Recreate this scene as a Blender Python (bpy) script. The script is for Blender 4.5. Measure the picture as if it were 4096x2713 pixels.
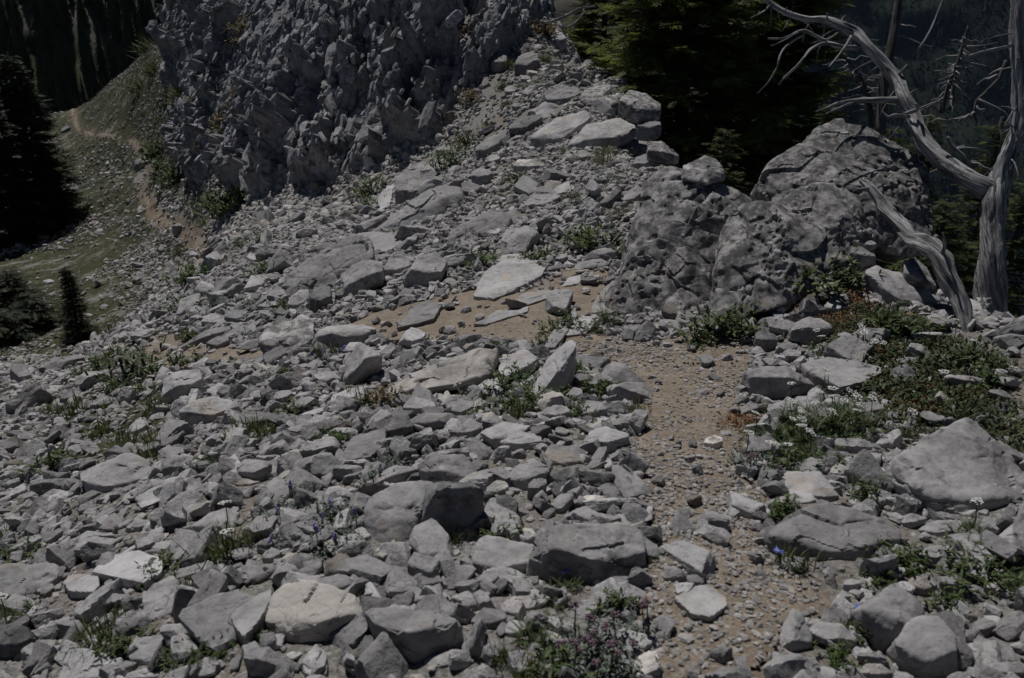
import bpy, bmesh, math
import numpy as np
from mathutils import Matrix, Vector

for o in list(bpy.data.objects):
    bpy.data.objects.remove(o, do_unlink=True)
SC = bpy.context.scene
COL = SC.collection
R = math.radians
rng = np.random.default_rng(11)

# ---------------------------------------------------------------- camera, sky, sun, exposure
F, CX, CY, PITCH = 3215.0, 2048.0, 1356.5, R(22)
CAMZ = 1.65
HAZE = 1.8e-5
cam = bpy.data.cameras.new('camera'); camo = bpy.data.objects.new('camera', cam); COL.objects.link(camo)
camo.location = (0, 0, CAMZ); camo.rotation_euler = (R(90) - PITCH, 0, 0)
cam.sensor_width = 36; cam.lens = 36 * F / 4096; cam.clip_start = 0.05; cam.clip_end = 9000
cam.dof.use_dof = True; cam.dof.focus_distance = 7.0; cam.dof.aperture_fstop = 4.5
SC.camera = camo
SUN_AZ, SUN_EL = R(-26), R(62)          # azimuth from +Y, negative = left of the view
w = bpy.data.worlds.new('World'); SC.world = w; w.use_nodes = True
nt = w.node_tree; nt.nodes.clear()
sky = nt.nodes.new('ShaderNodeTexSky'); sky.sky_type = 'NISHITA'; sky.sun_disc = False
sky.sun_elevation = SUN_EL; sky.sun_rotation = SUN_AZ; sky.altitude = 2400; sky.air_density = 0.4; sky.dust_density = 0.1
bg = nt.nodes.new('ShaderNodeBackground'); bg.inputs['Strength'].default_value = 0.05
wo = nt.nodes.new('ShaderNodeOutputWorld')
nt.links.new(sky.outputs[0], bg.inputs[0]); nt.links.new(bg.outputs[0], wo.inputs[0])
sl = bpy.data.lights.new('sun', 'SUN'); sl.energy = 5.0; sl.angle = R(0.53); sl.color = (1.0, 0.985, 0.965)
so = bpy.data.objects.new('sun', sl); COL.objects.link(so)
SUNV = Vector((math.sin(SUN_AZ) * math.cos(SUN_EL), math.cos(SUN_AZ) * math.cos(SUN_EL), math.sin(SUN_EL)))
so.rotation_euler = SUNV.to_track_quat('Z', 'Y').to_euler()
so.location = (-20, 30, 60)
vs = SC.view_settings; vs.view_transform = 'Standard'; vs.look = 'None'; vs.exposure = -0.62; vs.gamma = 1.0
vs.use_curve_mapping = False
SC.render.engine = 'CYCLES'
SC.cycles.use_denoising = True; SC.cycles.denoiser = 'OPENIMAGEDENOISE'; SC.cycles.denoising_input_passes = 'RGB_ALBEDO_NORMAL'; SC.cycles.denoising_prefilter = 'ACCURATE'
SC.cycles.max_bounces = 6; SC.cycles.diffuse_bounces = 1; SC.cycles.transmission_bounces = 2

# ---------------------------------------------------------------- noise (vectorised)
def _h(ix, iy, iz, seed):
    u = np.uint32
    n = ix.astype(u) * u(374761393) + iy.astype(u) * u(668265263) + iz.astype(u) * u(2147483647) + u((seed * 1274126177) & 0xFFFFFFFF)
    n ^= n >> u(13); n *= u(1274126177); n ^= n >> u(16); n *= u(2246822519); n ^= n >> u(15)
    return (n & u(0xFFFFFF)).astype(np.float32) * np.float32(1 / 0xFFFFFF)
def vnoise(p, seed=0):
    i = np.floor(p).astype(np.int32); f = p - i; f = f * f * f * (f * (f * 6 - 15) + 10)
    o = 0
    for dx in (0, 1):
        wx = f[:, 0] if dx else 1 - f[:, 0]
        for dy in (0, 1):
            wy = f[:, 1] if dy else 1 - f[:, 1]
            for dz in (0, 1):
                wz = f[:, 2] if dz else 1 - f[:, 2]
                o = o + wx * wy * wz * _h(i[:, 0] + dx, i[:, 1] + dy, i[:, 2] + dz, seed)
    return o * 2 - 1
def fbm(p, octv=4, seed=0, gain=0.5):
    s = 0; a = 1.0; t = 0
    for k in range(octv):
        s = s + a * vnoise(p * (2.03 ** k) + 17.3 * k, seed + k); t += a; a *= gain
    return s / t
def facet(p, seed=0):
    """broken-stone relief: every cell is its own tilted plane; value about -0.6..0.6, plus distance to the crack"""
    i = np.floor(p).astype(np.int32)
    b1 = np.full(len(p), 9.0); b2 = np.full(len(p), 9.0); val = np.zeros(len(p))
    for dx in (-1, 0, 1):
        for dy in (-1, 0, 1):
            for dz in (-1, 0, 1):
                c = (i[:, 0] + dx, i[:, 1] + dy, i[:, 2] + dz)
                fx = np.stack([c[0] + _h(*c, seed + 1), c[1] + _h(*c, seed + 2), c[2] + _h(*c, seed + 3)], 1)
                q = p - fx; d = (q * q).sum(1)
                g = np.stack([_h(*c, seed + 4), _h(*c, seed + 5), _h(*c, seed + 6)], 1) * 2 - 1
                v = (q * g).sum(1) + (_h(*c, seed + 7) - 0.5) * 0.7
                m = d < b1
                b2 = np.where(m, b1, np.minimum(b2, d)); val = np.where(m, v, val); b1 = np.where(m, d, b1)
    return val, np.sqrt(b2) - np.sqrt(b1)

# ---------------------------------------------------------------- mesh helpers
def mesh_np(name, V, T, smooth=False, attrs=None, quads=False):
    me = bpy.data.meshes.new(name); V = np.asarray(V, np.float32); T = np.asarray(T, np.int32)
    k = T.shape[1]
    me.vertices.add(len(V)); me.vertices.foreach_set('co', V.ravel())
    me.loops.add(T.size); me.loops.foreach_set('vertex_index', T.ravel())
    me.polygons.add(len(T)); me.polygons.foreach_set('loop_start', np.arange(0, T.size, k, dtype=np.int32))
    me.polygons.foreach_set('use_smooth', np.full(len(T), bool(smooth)))
    for an, arr in (attrs or {}).items():
        a = me.attributes.new(an, 'FLOAT', 'POINT'); a.data.foreach_set('value', np.asarray(arr, np.float32))
    me.update(calc_edges=True); return me
def link(name, data, loc=(0, 0, 0), rot=None, scl=None, parent=None, mat=None):
    o = bpy.data.objects.new(name, data); COL.objects.link(o); o.location = loc
    if rot is not None: o.rotation_euler = rot
    if scl is not None: o.scale = scl if hasattr(scl, '__len__') else (scl,) * 3
    if parent is not None: o.parent = parent
    if mat is not None and data is not None and len(data.materials) == 0: data.materials.append(mat)
    return o
def tag(o, label=None, cat=None, group=None, kind=None):
    if label: o['label'] = label
    if cat: o['category'] = cat
    if group: o['group'] = group
    if kind: o['kind'] = kind
    return o
_ico = {}
def ico(level):
    if level in _ico: return _ico[level]
    if level == 0:
        t = (1 + 5 ** .5) / 2
        V = np.array([(-1,t,0),(1,t,0),(-1,-t,0),(1,-t,0),(0,-1,t),(0,1,t),(0,-1,-t),(0,1,-t),(t,0,-1),(t,0,1),(-t,0,-1),(-t,0,1)], float)
        V /= np.linalg.norm(V, axis=1)[:, None]
        T = np.array([(0,11,5),(0,5,1),(0,1,7),(0,7,10),(0,10,11),(1,5,9),(5,11,4),(11,10,2),(10,7,6),(7,1,8),(3,9,4),(3,4,2),(3,2,6),(3,6,8),(3,8,9),(4,9,5),(2,4,11),(6,2,10),(8,6,7),(9,8,1)])
    else:
        V0, T0 = ico(level - 1)
        E = np.sort(np.concatenate([T0[:, [0, 1]], T0[:, [1, 2]], T0[:, [2, 0]]]), axis=1)
        U, inv = np.unique(E, axis=0, return_inverse=True); inv = inv.ravel()
        M = V0[U[:, 0]] + V0[U[:, 1]]; M /= np.linalg.norm(M, axis=1)[:, None]
        n = len(T0); a, b, c = inv[:n] + len(V0), inv[n:2*n] + len(V0), inv[2*n:] + len(V0)
        V = np.concatenate([V0, M])
        T = np.concatenate([np.stack([T0[:, 0], a, c], 1), np.stack([T0[:, 1], b, a], 1), np.stack([T0[:, 2], c, b], 1), np.stack([a, b, c], 1)])
    _ico[level] = (V, T); return V, T
def vnormals(V, T):
    n = np.cross(V[T[:, 1]] - V[T[:, 0]], V[T[:, 2]] - V[T[:, 0]])
    N = np.zeros_like(V)
    for k in range(3): np.add.at(N, T[:, k], n)
    return N / np.maximum(np.linalg.norm(N, axis=1), 1e-12)[:, None]
def radial(U, n, d, p):
    t = np.clip(U @ n.T / d, 1e-4, None); m = t.max(1)
    return 1.0 / (m * ((t / m[:, None]) ** p).sum(1) ** (1.0 / p))
def hull_planes(P):
    bm = bmesh.new()
    for v in P: bm.verts.new(v)
    bmesh.ops.convex_hull(bm, input=bm.verts[:])
    bm.normal_update()
    n = np.array([f.normal[:] for f in bm.faces if f.calc_area() > 1e-7]); c = np.array([f.calc_center_median()[:] for f in bm.faces if f.calc_area() > 1e-7])
    bm.free(); d = (n * c).sum(1)
    s = np.sign(d); n = n * s[:, None]; d = np.abs(d)
    q = np.unique(np.round(np.concatenate([n, d[:, None]], 1), 3), axis=0)
    return q[:, :3], np.maximum(q[:, 3], 0.02)
def rough(V, T, size, seed, amp=1.0, cell=0.33, bed=(1, 1, 1.6), grain=1.0, pits=0.0):
    N = vnormals(V, T); q = V * np.array(bed)
    fv, fe = facet(q / (size * cell) + seed * 3.1, seed)
    fv2, fe2 = facet(q / (size * cell * 0.38) + seed * 1.7, seed + 50)
    d = amp * size * (0.035 * fbm(V / (size * 0.55) + seed, 2, seed) + 0.024 * fv + 0.008 * fv2 + 0.006 * grain * fbm(V / (size * 0.08), 3, seed + 9))
    d -= amp * size * 0.010 * np.clip(1 - fe / 0.08, 0, 1) * (vnoise(V / (size * 0.4), seed + 3) > 0.1)
    if pits:
        w = fbm(V / (size * .038) + 9, 2, seed + 21); d -= pits * size * .026 * np.clip((w - .10) / .25, 0, 1) * np.clip(.5 + 2.2 * fbm(V / (size * .3) + 4, 2, seed + 33), 0, 1)
        d += pits * size * .045 * fbm(V / (size * .2), 3, seed + 25)
    return V + N * d[:, None]
def hull_rock(P, level, seed, p=26, amp=1.0, cell=0.33, pits=0.0):
    P = np.asarray(P, float); c = 0.5 * (P.max(0) + P.min(0)) * 0.5 + P.mean(0) * 0.5
    Q = P - c; ev, W = np.linalg.eigh(np.cov(Q.T) + 1e-6 * np.eye(3)); s = np.sqrt(np.maximum(ev, ev.max() * 0.01))
    Qw = Q @ W / s
    n, d = hull_planes(Qw)
    U, T = ico(level)
    V = U * radial(U, n, d, p)[:, None]
    V = (V * s) @ W.T
    if np.linalg.det(W) < 0: T = T[:, ::-1]
    size = np.linalg.norm(P.max(0) - P.min(0)) * 0.6
    return rough(V, T, size, seed, amp, cell, pits=pits) + c, T
def rand_rock(level, seed, dims=(1, .72, .48), amp=1.0, p=22, nf=11, boxy=True):
    g = np.random.default_rng(seed)
    n = g.normal(size=(nf, 3)); n /= np.linalg.norm(n, axis=1)[:, None]; d = g.uniform(.72, 1.1, nf)
    if boxy:
        b = np.concatenate([np.eye(3), -np.eye(3)]) + g.normal(size=(6, 3)) * .17
        b /= np.linalg.norm(b, axis=1)[:, None]; n = np.concatenate([n, b]); d = np.concatenate([d, g.uniform(.62, .9, 6)])
    U, T = ico(level); V = U * radial(U, n, d, p)[:, None]
    V = V * np.array(dims) * 0.6
    if level >= 2: V = rough(V, T, 0.9, seed, amp)
    else: V = V * (1 + 0.07 * g.normal(size=(len(V), 1)))
    V -= np.array([0, 0, 0.0]); return V, T
def merge(parts):
    """parts: list of (V, T, attr) -> V, T, attr"""
    off = 0; Vs, Ts, As = [], [], []
    for V, T, A in parts:
        Vs.append(V); Ts.append(T + off); As.append(A); off += len(V)
    return np.concatenate(Vs), np.concatenate(Ts), np.concatenate(As)
def stamp(V, T, M, t, tint):
    """copies of a template: M (n,3,3), t (n,3), tint (n,)"""
    n = len(t); W = np.einsum('nij,vj->nvi', M, V) + t[:, None, :]
    TT = T[None] + (np.arange(n) * len(V))[:, None, None]
    return W.reshape(-1, 3), TT.reshape(-1, T.shape[1]), np.repeat(tint, len(V))
def euler_of(Mx):
    return np.stack([np.arctan2(Mx[:, 2, 1], Mx[:, 2, 2]), np.arcsin(np.clip(-Mx[:, 2, 0], -1, 1)), np.arctan2(Mx[:, 1, 0], Mx[:, 0, 0])], 1)
_gn = {}
def templates(name, meshes, realize=False):
    c = bpy.data.collections.new(name)
    for k, me in enumerate(meshes): to = bpy.data.objects.new(f'{name}_{k:02d}', me); to['kind'] = 'stuff'; c.objects.link(to)
    t = bpy.data.node_groups.new(name, 'GeometryNodeTree'); t.interface.new_socket('Geometry', in_out='INPUT', socket_type='NodeSocketGeometry'); t.interface.new_socket('Geometry', in_out='OUTPUT', socket_type='NodeSocketGeometry')
    N = t.nodes; gi, go = N.new('NodeGroupInput'), N.new('NodeGroupOutput'); ip = N.new('GeometryNodeInstanceOnPoints'); ci = N.new('GeometryNodeCollectionInfo')
    ci.inputs['Collection'].default_value = c; ci.inputs['Separate Children'].default_value = True; ci.inputs['Reset Children'].default_value = True
    ip.inputs['Pick Instance'].default_value = True
    def at_(nm, ty):
        a = N.new('GeometryNodeInputNamedAttribute'); a.data_type = ty; a.inputs['Name'].default_value = nm; return a.outputs['Attribute']
    t.links.new(gi.outputs[0], ip.inputs['Points']); t.links.new(ci.outputs[0], ip.inputs['Instance']); t.links.new(at_('idx', 'INT'), ip.inputs['Instance Index'])
    e2r = N.new('FunctionNodeEulerToRotation'); t.links.new(at_('rot', 'FLOAT_VECTOR'), e2r.inputs[0]); t.links.new(e2r.outputs[0], ip.inputs['Rotation']); t.links.new(at_('scl', 'FLOAT_VECTOR'), ip.inputs['Scale']); 
    if realize:
        rz = N.new('GeometryNodeRealizeInstances'); t.links.new(ip.outputs[0], rz.inputs[0]); t.links.new(rz.outputs[0], go.inputs[0])
    else: t.links.new(ip.outputs[0], go.inputs[0])
    return t, len(meshes)
def scatter_obj(name, tpl, P, rot, scl, tint, idx=None, parent=None, loc=(0, 0, 0)):
    t, k = tpl; n = len(P); me = bpy.data.meshes.new(name); me.vertices.add(n); me.vertices.foreach_set('co', np.asarray(P, np.float32).ravel())
    for an, ty, key, arr in (('rot', 'FLOAT_VECTOR', 'vector', rot), ('scl', 'FLOAT_VECTOR', 'vector', scl), ('tint', 'FLOAT', 'value', tint), ('idx', 'INT', 'value', np.arange(n) % k if idx is None else idx)):
        a = me.attributes.new(an, ty, 'POINT'); a.data.foreach_set(key, np.ascontiguousarray(arr, np.int32 if ty == 'INT' else np.float32).ravel())
    o = link(name, me, loc, parent=parent); md = o.modifiers.new('scatter', 'NODES'); md.node_group = t; return o
def rotmats(yaw, nrm, tilt=None):
    """frames with z along nrm (n,3), turned by yaw"""
    z = nrm / np.linalg.norm(nrm, axis=1)[:, None]
    x = np.stack([np.cos(yaw), np.sin(yaw), np.zeros_like(yaw)], 1)
    x = x - (x * z).sum(1)[:, None] * z; x /= np.linalg.norm(x, axis=1)[:, None]
    return np.stack([x, np.cross(z, x), z], 2)

# ---------------------------------------------------------------- pixels <-> world (photograph pixels, 4096 wide)
cp, sp = math.cos(PITCH), math.sin(PITCH)
CROP = {c: (1366 * (i % 3), 904 * (i // 3)) for i, c in enumerate('ABCDEFGHI')}
KC = 1.7335
def px(c, x, y):
    if c == '-': return x, y
    X, Y = CROP[c]; return X + x / KC, Y + y / KC
def ray(x, y):
    xr, yr = (x - CX) / F, (CY - y) / F
    return np.array([xr, cp + sp * yr, -sp + cp * yr])
def at(x, y, d): return ray(x, y) * d + np.array([0, 0, CAMZ])
def topx(P):
    P = np.atleast_2d(P); q = P - np.array([0, 0, CAMZ])
    d = q[:, 1] * cp - q[:, 2] * sp; u = q[:, 1] * sp + q[:, 2] * cp
    dd = np.where(np.abs(d) < 1e-3, 1e-3, d)
    return CX + F * q[:, 0] / dd, CY - F * u / dd, d

# ---------------------------------------------------------------- terrain: depression tangent e(theta, ln r) through surveyed points
CTRL = [(0,2713,2.5),(1000,2713,2.25),(2048,2713,2.12),(3000,2713,2.1),(4096,2713,2.15),
(0,2350,3.2),(1000,2300,2.75),(2048,2300,2.6),(3000,2300,2.6),(4096,2300,2.6),
(0,2000,4.4),(700,2000,3.6),(1400,2000,3.2),(2048,2000,3.0),(2700,1900,3.25),(3400,2000,3.05),(4096,2000,3.05),
(0,1750,6.2),(400,1750,5.2),(900,1700,4.7),(1500,1700,4.2),(2100,1650,4.1),(2700,1600,4.3),(3300,1650,4.1),(4096,1700,3.8),
(0,1600,8.6),(350,1560,7.4),(900,1500,6.3),(1500,1450,5.6),(2200,1400,5.3),(2650,1420,5.1),(3200,1350,5.1),(3700,1350,5.0),(4096,1400,4.8),
(0,1490,14),(180,1440,17),(330,1390,21),(450,1390,13),(650,1380,8.8),(1000,1330,7.6),(1300,1300,7),(1700,1250,6.6),(2200,1200,6.4),
(2400,1150,6.8),(900,1150,9.6),(1100,1050,10.5),(700,1180,13),(790,1040,24),(800,950,28),(900,980,17),(1050,900,18),
(600,850,36),(590,720,42),(650,600,48),(550,560,53),(330,530,65),(150,480,76),(400,380,66),(550,280,58),(700,130,48),(500,700,46),(300,800,48),
(250,1150,30),(100,1300,24),(100,900,45),(60,700,58),(450,1100,27),(500,950,34),
(720,720,35),(950,790,25.5),(1200,860,18.5),(1300,760,20.5),(1500,690,19.5),(1700,600,18.5),(1900,500,17.5),(1500,900,12),(1400,1050,9.5),(1800,900,10),
(2000,800,10.5),(2000,650,13),(2200,560,13.5),(2100,350,18),(2150,200,21),(2250,120,23),(2450,330,17),(2450,500,13.5),(2400,650,11.5),(2300,900,8.5),(2700,700,10.5),
(700,350,42),(720,60,46),(850,0,36),(850,400,31.5),(850,660,29),(1000,0,31),(1000,400,27.2),(1300,0,25.6),(1300,400,22.6),(1700,0,23),(1700,350,20),(2050,-100,25),(2080,0,23.8),
(3600,1200,5.5),(3450,1120,5.8),(3800,1240,5.5),(3300,1150,5.6),(4000,1300,5.2),(-800,1600,9),(-800,2500,3),(-800,1150,30),(-800,800,60),(4800,2000,3),(4800,1500,4.4),(4800,2700,2),(1300,-400,28.5),(1700,-300,25),(850,-300,39)]
XYZ = [(3.4,6.9,-2.5),(4.2,6.6,-3.0),(5,7,-3.8),(6,9,-5.8),(8,14,-9.5),(2.6,10.5,-2.3),(3.2,12.5,-3.4),(4,14.5,-5.2),(5,20,-9),(3.5,26,-5.5),(8,30,-17),(20,20,-18),(25,60,-44),
(3.5,2,-1.9),(6,3,-3.6),(10,6,-7),(-5,36,2.2),(-12,50,3),(0,45,-3),(-3,70,-10),(-20,90,-14),(-42,112,-32),(0,110,-28),(40,110,-66),(-50,96,-22),(-78,92,-34),(-60,60,-16),
(0,.55,-1.62),(-.6,.1,-1.65),(.6,.1,-1.6),(-5,1,-3.0),(-12,4,-6.5),(-40,20,-19),(-80,60,-32)]
pts = [at(*c) - np.array([0, 0, CAMZ]) for c in CTRL] + [np.array(p, float) for p in XYZ]
pts = np.array(pts)
_rr = np.hypot(pts[:, 0], pts[:, 1]); _th = np.arctan2(pts[:, 0], pts[:, 1])
def tps_k(a, b):
    d2 = ((a[:, None, :] - b[None]) ** 2).sum(2); return 0.5 * d2 * np.log(np.maximum(d2, 1e-12))
KP = np.stack([_th * 2.0, np.log(_rr)], 1); KV = pts[:, 2] / _rr
n_ = len(KP); A_ = np.zeros((n_ + 3, n_ + 3)); A_[:n_, :n_] = tps_k(KP, KP) + 1e-3 * np.eye(n_)
A_[:n_, n_] = 1; A_[:n_, n_ + 1:] = KP; A_[n_:, :n_] = A_[:n_, n_:].T
SOL = np.linalg.solve(A_, np.concatenate([KV, [0, 0, 0]]))
NT, NR = 561, 620
TH = np.linspace(R(-70), R(70), NT); LR = np.linspace(math.log(.55), math.log(125), NR)
GT, GL = np.meshgrid(TH, LR, indexing='ij')
gp = np.stack([GT.ravel() * 2.0, GL.ravel()], 1)
EG = np.concatenate([tps_k(g, KP) @ SOL[:n_] + SOL[n_] + g @ SOL[n_ + 1:] for g in np.array_split(gp, 24)]).reshape(NT, NR)
def e_at(th, lr):
    a = np.clip((th - TH[0]) / (TH[1] - TH[0]), 0, NT - 1.001); b = np.clip((lr - LR[0]) / (LR[1] - LR[0]), 0, NR - 1.001)
    i = a.astype(int); j = b.astype(int); fa, fb = a - i, b - j
    return (EG[i, j] * (1 - fa) + EG[i + 1, j] * fa) * (1 - fb) + (EG[i, j + 1] * (1 - fa) + EG[i + 1, j + 1] * fa) * fb
def hz(x, y):
    x = np.asarray(x, float); y = np.asarray(y, float); r = np.maximum(np.hypot(x, y), .3)
    return e_at(np.arctan2(x, y), np.log(r)) * r + CAMZ
def hn(x, y):
    x = np.atleast_1d(np.asarray(x, float)); y = np.atleast_1d(np.asarray(y, float)); e = 0.03 * np.hypot(x, y) + .03
    gx = (hz(x + e, y) - hz(x - e, y)) / (2 * e); gy = (hz(x, y + e) - hz(x, y - e)) / (2 * e)
    n = np.stack([-gx, -gy, np.ones_like(gx)], 1); return n / np.linalg.norm(n, axis=1)[:, None]
def cast(x, y, h=0.0):
    """photo pixel -> point on the terrain raised by h, and the depth along the optical axis"""
    v = ray(x, y); hyp = math.hypot(v[0], v[1]); th = math.atan2(v[0], v[1])
    e = e_at(np.full(NR, th), LR) + h / np.exp(LR); er = v[2] / hyp
    j = np.nonzero(e >= er)[0]
    j = j[0] if len(j) else NR - 1
    lr = LR[j]
    if j > 0:
        a, b = e[j - 1] - er, e[j] - er
        if b > a: lr = LR[j - 1] + (LR[j] - LR[j - 1]) * min(max(-a / (b - a), 0), 1)
    d = math.exp(lr) / hyp
    return v * d + np.array([0, 0, CAMZ]), d
def to_plan(poly):
    o = []
    for x, y in poly:
        P, d = cast(x, y); o.append((math.atan2(P[0], P[1]), math.log(math.hypot(P[0], P[1]))))
    return np.array(o)
def inpoly(th, lr, pl):
    ins = np.zeros(th.shape, bool); n = len(pl)
    for i in range(n):
        (x1, y1), (x2, y2) = pl[i], pl[(i + 1) % n]
        if y1 == y2: continue
        c = ((y1 > lr) != (y2 > lr)) & (th < (x2 - x1) * (lr - y1) / (y2 - y1) + x1); ins ^= c
    return ins

# ---------------------------------------------------------------- materials
class NB:
    def __init__(s, name):
        s.m = bpy.data.materials.new(name); s.m.use_nodes = True; s.t = s.m.node_tree; s.t.nodes.clear()
        s.out = s.t.nodes.new('ShaderNodeOutputMaterial'); s.b = s.t.nodes.new('ShaderNodeBsdfPrincipled')
        s.t.links.new(s.b.outputs[0], s.out.inputs[0])
    def n(s, ty, **kw):
        nd = s.t.nodes.new(ty)
        for k, v in kw.items():
            if k in nd.inputs.keys() if hasattr(nd.inputs, 'keys') else False: nd.inputs[k].default_value = v
            else: setattr(nd, k, v)
        return nd
    def l(s, a, b): s.t.links.new(a, b)
    def coords(s, obj_rand=True):
        tc = s.n('ShaderNodeTexCoord').outputs['Object']
        if not obj_rand: return tc
        oi = s.n('ShaderNodeObjectInfo'); mp = s.n('ShaderNodeVectorMath', operation='ADD'); mu = s.n('ShaderNodeMath', operation='MULTIPLY'); mu.inputs[1].default_value = 43.0
        s.l(oi.outputs['Random'], mu.inputs[0]); s.l(tc, mp.inputs[0]); s.l(mu.outputs[0], mp.inputs[1]); s.rand = oi.outputs['Random']; return mp.outputs[0]
    def noise(s, co, scale, detail=4, rough=.55, dist=0.0):
        nd = s.n('ShaderNodeTexNoise'); nd.inputs['Scale'].default_value = scale; nd.inputs['Detail'].default_value = detail
        nd.inputs['Roughness'].default_value = rough; nd.inputs['Distortion'].default_value = dist; s.l(co, nd.inputs['Vector']); return nd.outputs['Fac']
    def ramp(s, fac, a, b, va=0.0, vb=1.0):
        nd = s.n('ShaderNodeMapRange'); nd.inputs[1].default_value = a; nd.inputs[2].default_value = b; nd.inputs[3].default_value = va; nd.inputs[4].default_value = vb
        s.l(fac, nd.inputs[0]); return nd.outputs[0]
    def mix(s, f, a, b, mode='MIX'):
        nd = s.n('ShaderNodeMix', data_type='RGBA', blend_type=mode)
        for sock, v in ((nd.inputs[0], f), (nd.inputs[6], a), (nd.inputs[7], b)):
            if isinstance(v, (int, float)): sock.default_value = v
            elif isinstance(v, tuple): sock.default_value = (*v, 1) if len(v) == 3 else v
            else: s.l(v, sock)
        return nd.outputs[2]
    def math(s, op, a, b=None):
        nd = s.n('ShaderNodeMath', operation=op)
        for i, v in enumerate((a, b)):
            if v is None: continue
            if isinstance(v, (int, float)): nd.inputs[i].default_value = v
            else: s.l(v, nd.inputs[i])
        return nd.outputs[0]
    def attr(s, name, inst=False): return s.n('ShaderNodeAttribute', attribute_name=name, attribute_type='INSTANCER' if inst else 'GEOMETRY').outputs['Fac']
    def fin(s, col, rough=.9, bump=None, strength=.3, dist=.01, spec=.2):
        s.l(col, s.b.inputs['Base Color']) if not isinstance(col, tuple) else setattr(s.b.inputs['Base Color'], 'default_value', (*col, 1))
        s.b.inputs['Roughness'].default_value = rough; s.b.inputs['Specular IOR Level'].default_value = spec
        if bump is not None:
            bn = s.n('ShaderNodeBump'); bn.inputs['Strength'].default_value = strength; bn.inputs['Distance'].default_value = dist
            s.l(bump, bn.inputs['Height']); s.l(bn.outputs[0], s.b.inputs['Normal'])
        return s.m
def limestone(name, lo=(.185, .177, .170), hi=(.365, .352, .338), tan=.02, white=.0, pit=.12, scale=1.0, tinted=False, spread=.3, odd=True):
    b = NB(name)
    if tinted:
        va = b.n('ShaderNodeVectorMath', operation='ADD'); b.l(b.n('ShaderNodeTexCoord').outputs['Object'], va.inputs[0]); b.l(b.math('MULTIPLY', b.attr('tint', True), 71.0), va.inputs[1]); co = va.outputs[0]
    else: co = b.coords(True)
    n1 = b.noise(co, 3.0 * scale, 6, .62); n2 = b.noise(co, 22 * scale, 5, .6); n3 = b.noise(co, 90 * scale, 3, .6)
    f = b.math('ADD', b.math('MULTIPLY', n1, .55), b.math('ADD', b.math('MULTIPLY', n2, .34), b.math('MULTIPLY', n3, .11)))
    c = b.mix(b.ramp(f, .40, .58), lo, hi)
    tn = b.noise(co, 4.3 * scale, 5, .6, .6)
    if tan: c = b.mix(b.ramp(tn, .62 - tan, .72 - tan), c, b.mix(n2, (.265, .218, .172), (.40, .358, .305)))
    if white:
        wn = b.noise(co, 2.2 * scale, 6, .68, .4); c = b.mix(b.ramp(wn, .60 - white, .68 - white), c, b.mix(n2, (.46, .42, .36), (.72, .68, .61)))
    pn = b.noise(co, 7 * scale, 6, .7); c = b.mix(b.ramp(pn, .60 - pit * .4, .72 - pit * .4, 0, .8), c, (.062, .060, .058))
    rv = b.attr('tint', True) if tinted else b.rand
    v = b.ramp(rv, 0, 1, 1 - spread, 1 + spread * .6)
    cv = b.n('ShaderNodeCombineColor'); b.l(v, cv.inputs[0]); b.l(b.math('MULTIPLY', v, .995), cv.inputs[1]); b.l(b.math('MULTIPLY', v, 1.035), cv.inputs[2])
    c = b.mix(1.0, c, cv.outputs[0], 'MULTIPLY')
    if tinted and odd:      # a few stones of the scree are ochre or cream
        c = b.mix(b.ramp(rv, .965, .97, 0, .5), c, (.40, .35, .285)); c = b.mix(b.ramp(b.math('SUBTRACT', 1.0, rv), .955, .96, 0, .4), c, (.25, .205, .155))
    bh = b.math('ADD', b.math('MULTIPLY', n2, .65), b.math('MULTIPLY', n3, .18))
    return b.fin(c, .92, bh, .55, .018 / max(scale, .8), .15)
M = {}
M['rock'] = limestone('limestone')
M['rock_pale'] = limestone('limestone_pale', lo=(.26, .25, .24), hi=(.42, .408, .395), pit=.02)
M['rock_cream'] = limestone('limestone_cream', tan=.09, white=.12, pit=.05)
M['rock_white'] = limestone('limestone_white', lo=(.30, .27, .23), hi=(.50, .48, .45), tan=.04, white=.17, pit=.06)
M['rock_tan'] = limestone('limestone_tan', tan=.05, pit=.06)
M['rock_pit'] = limestone('limestone_pitted', lo=(.23, .22, .205), hi=(.44, .42, .395), tan=.02, pit=.42, scale=1.6)
M['rock_dark'] = limestone('limestone_dark', lo=(.12, .118, .115), hi=(.25, .245, .24), pit=.2)  # darker stone; puts shade into colour on the hollowed half and shaded blocks
M['cliff'] = limestone('limestone_cliff', lo=(.16, .16, .162), hi=(.38, .38, .38), tan=.02, pit=.18, scale=.6)
M['scree'] = limestone('limestone_scree', lo=(.215, .207, .20), hi=(.39, .378, .363), tan=.0, pit=.10, tinted=True, spread=.55, scale=.35)
M['gravel'] = limestone('limestone_gravel', lo=(.25, .235, .215), hi=(.42, .40, .37), tan=.02, pit=.0, tinted=True, spread=.40, scale=.35)
M['cliff_bits'] = limestone('limestone_cliff_bits', lo=(.16, .16, .162), hi=(.38, .38, .38), tan=.0, pit=.12, tinted=True, spread=.35, scale=.4, odd=False)

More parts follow.
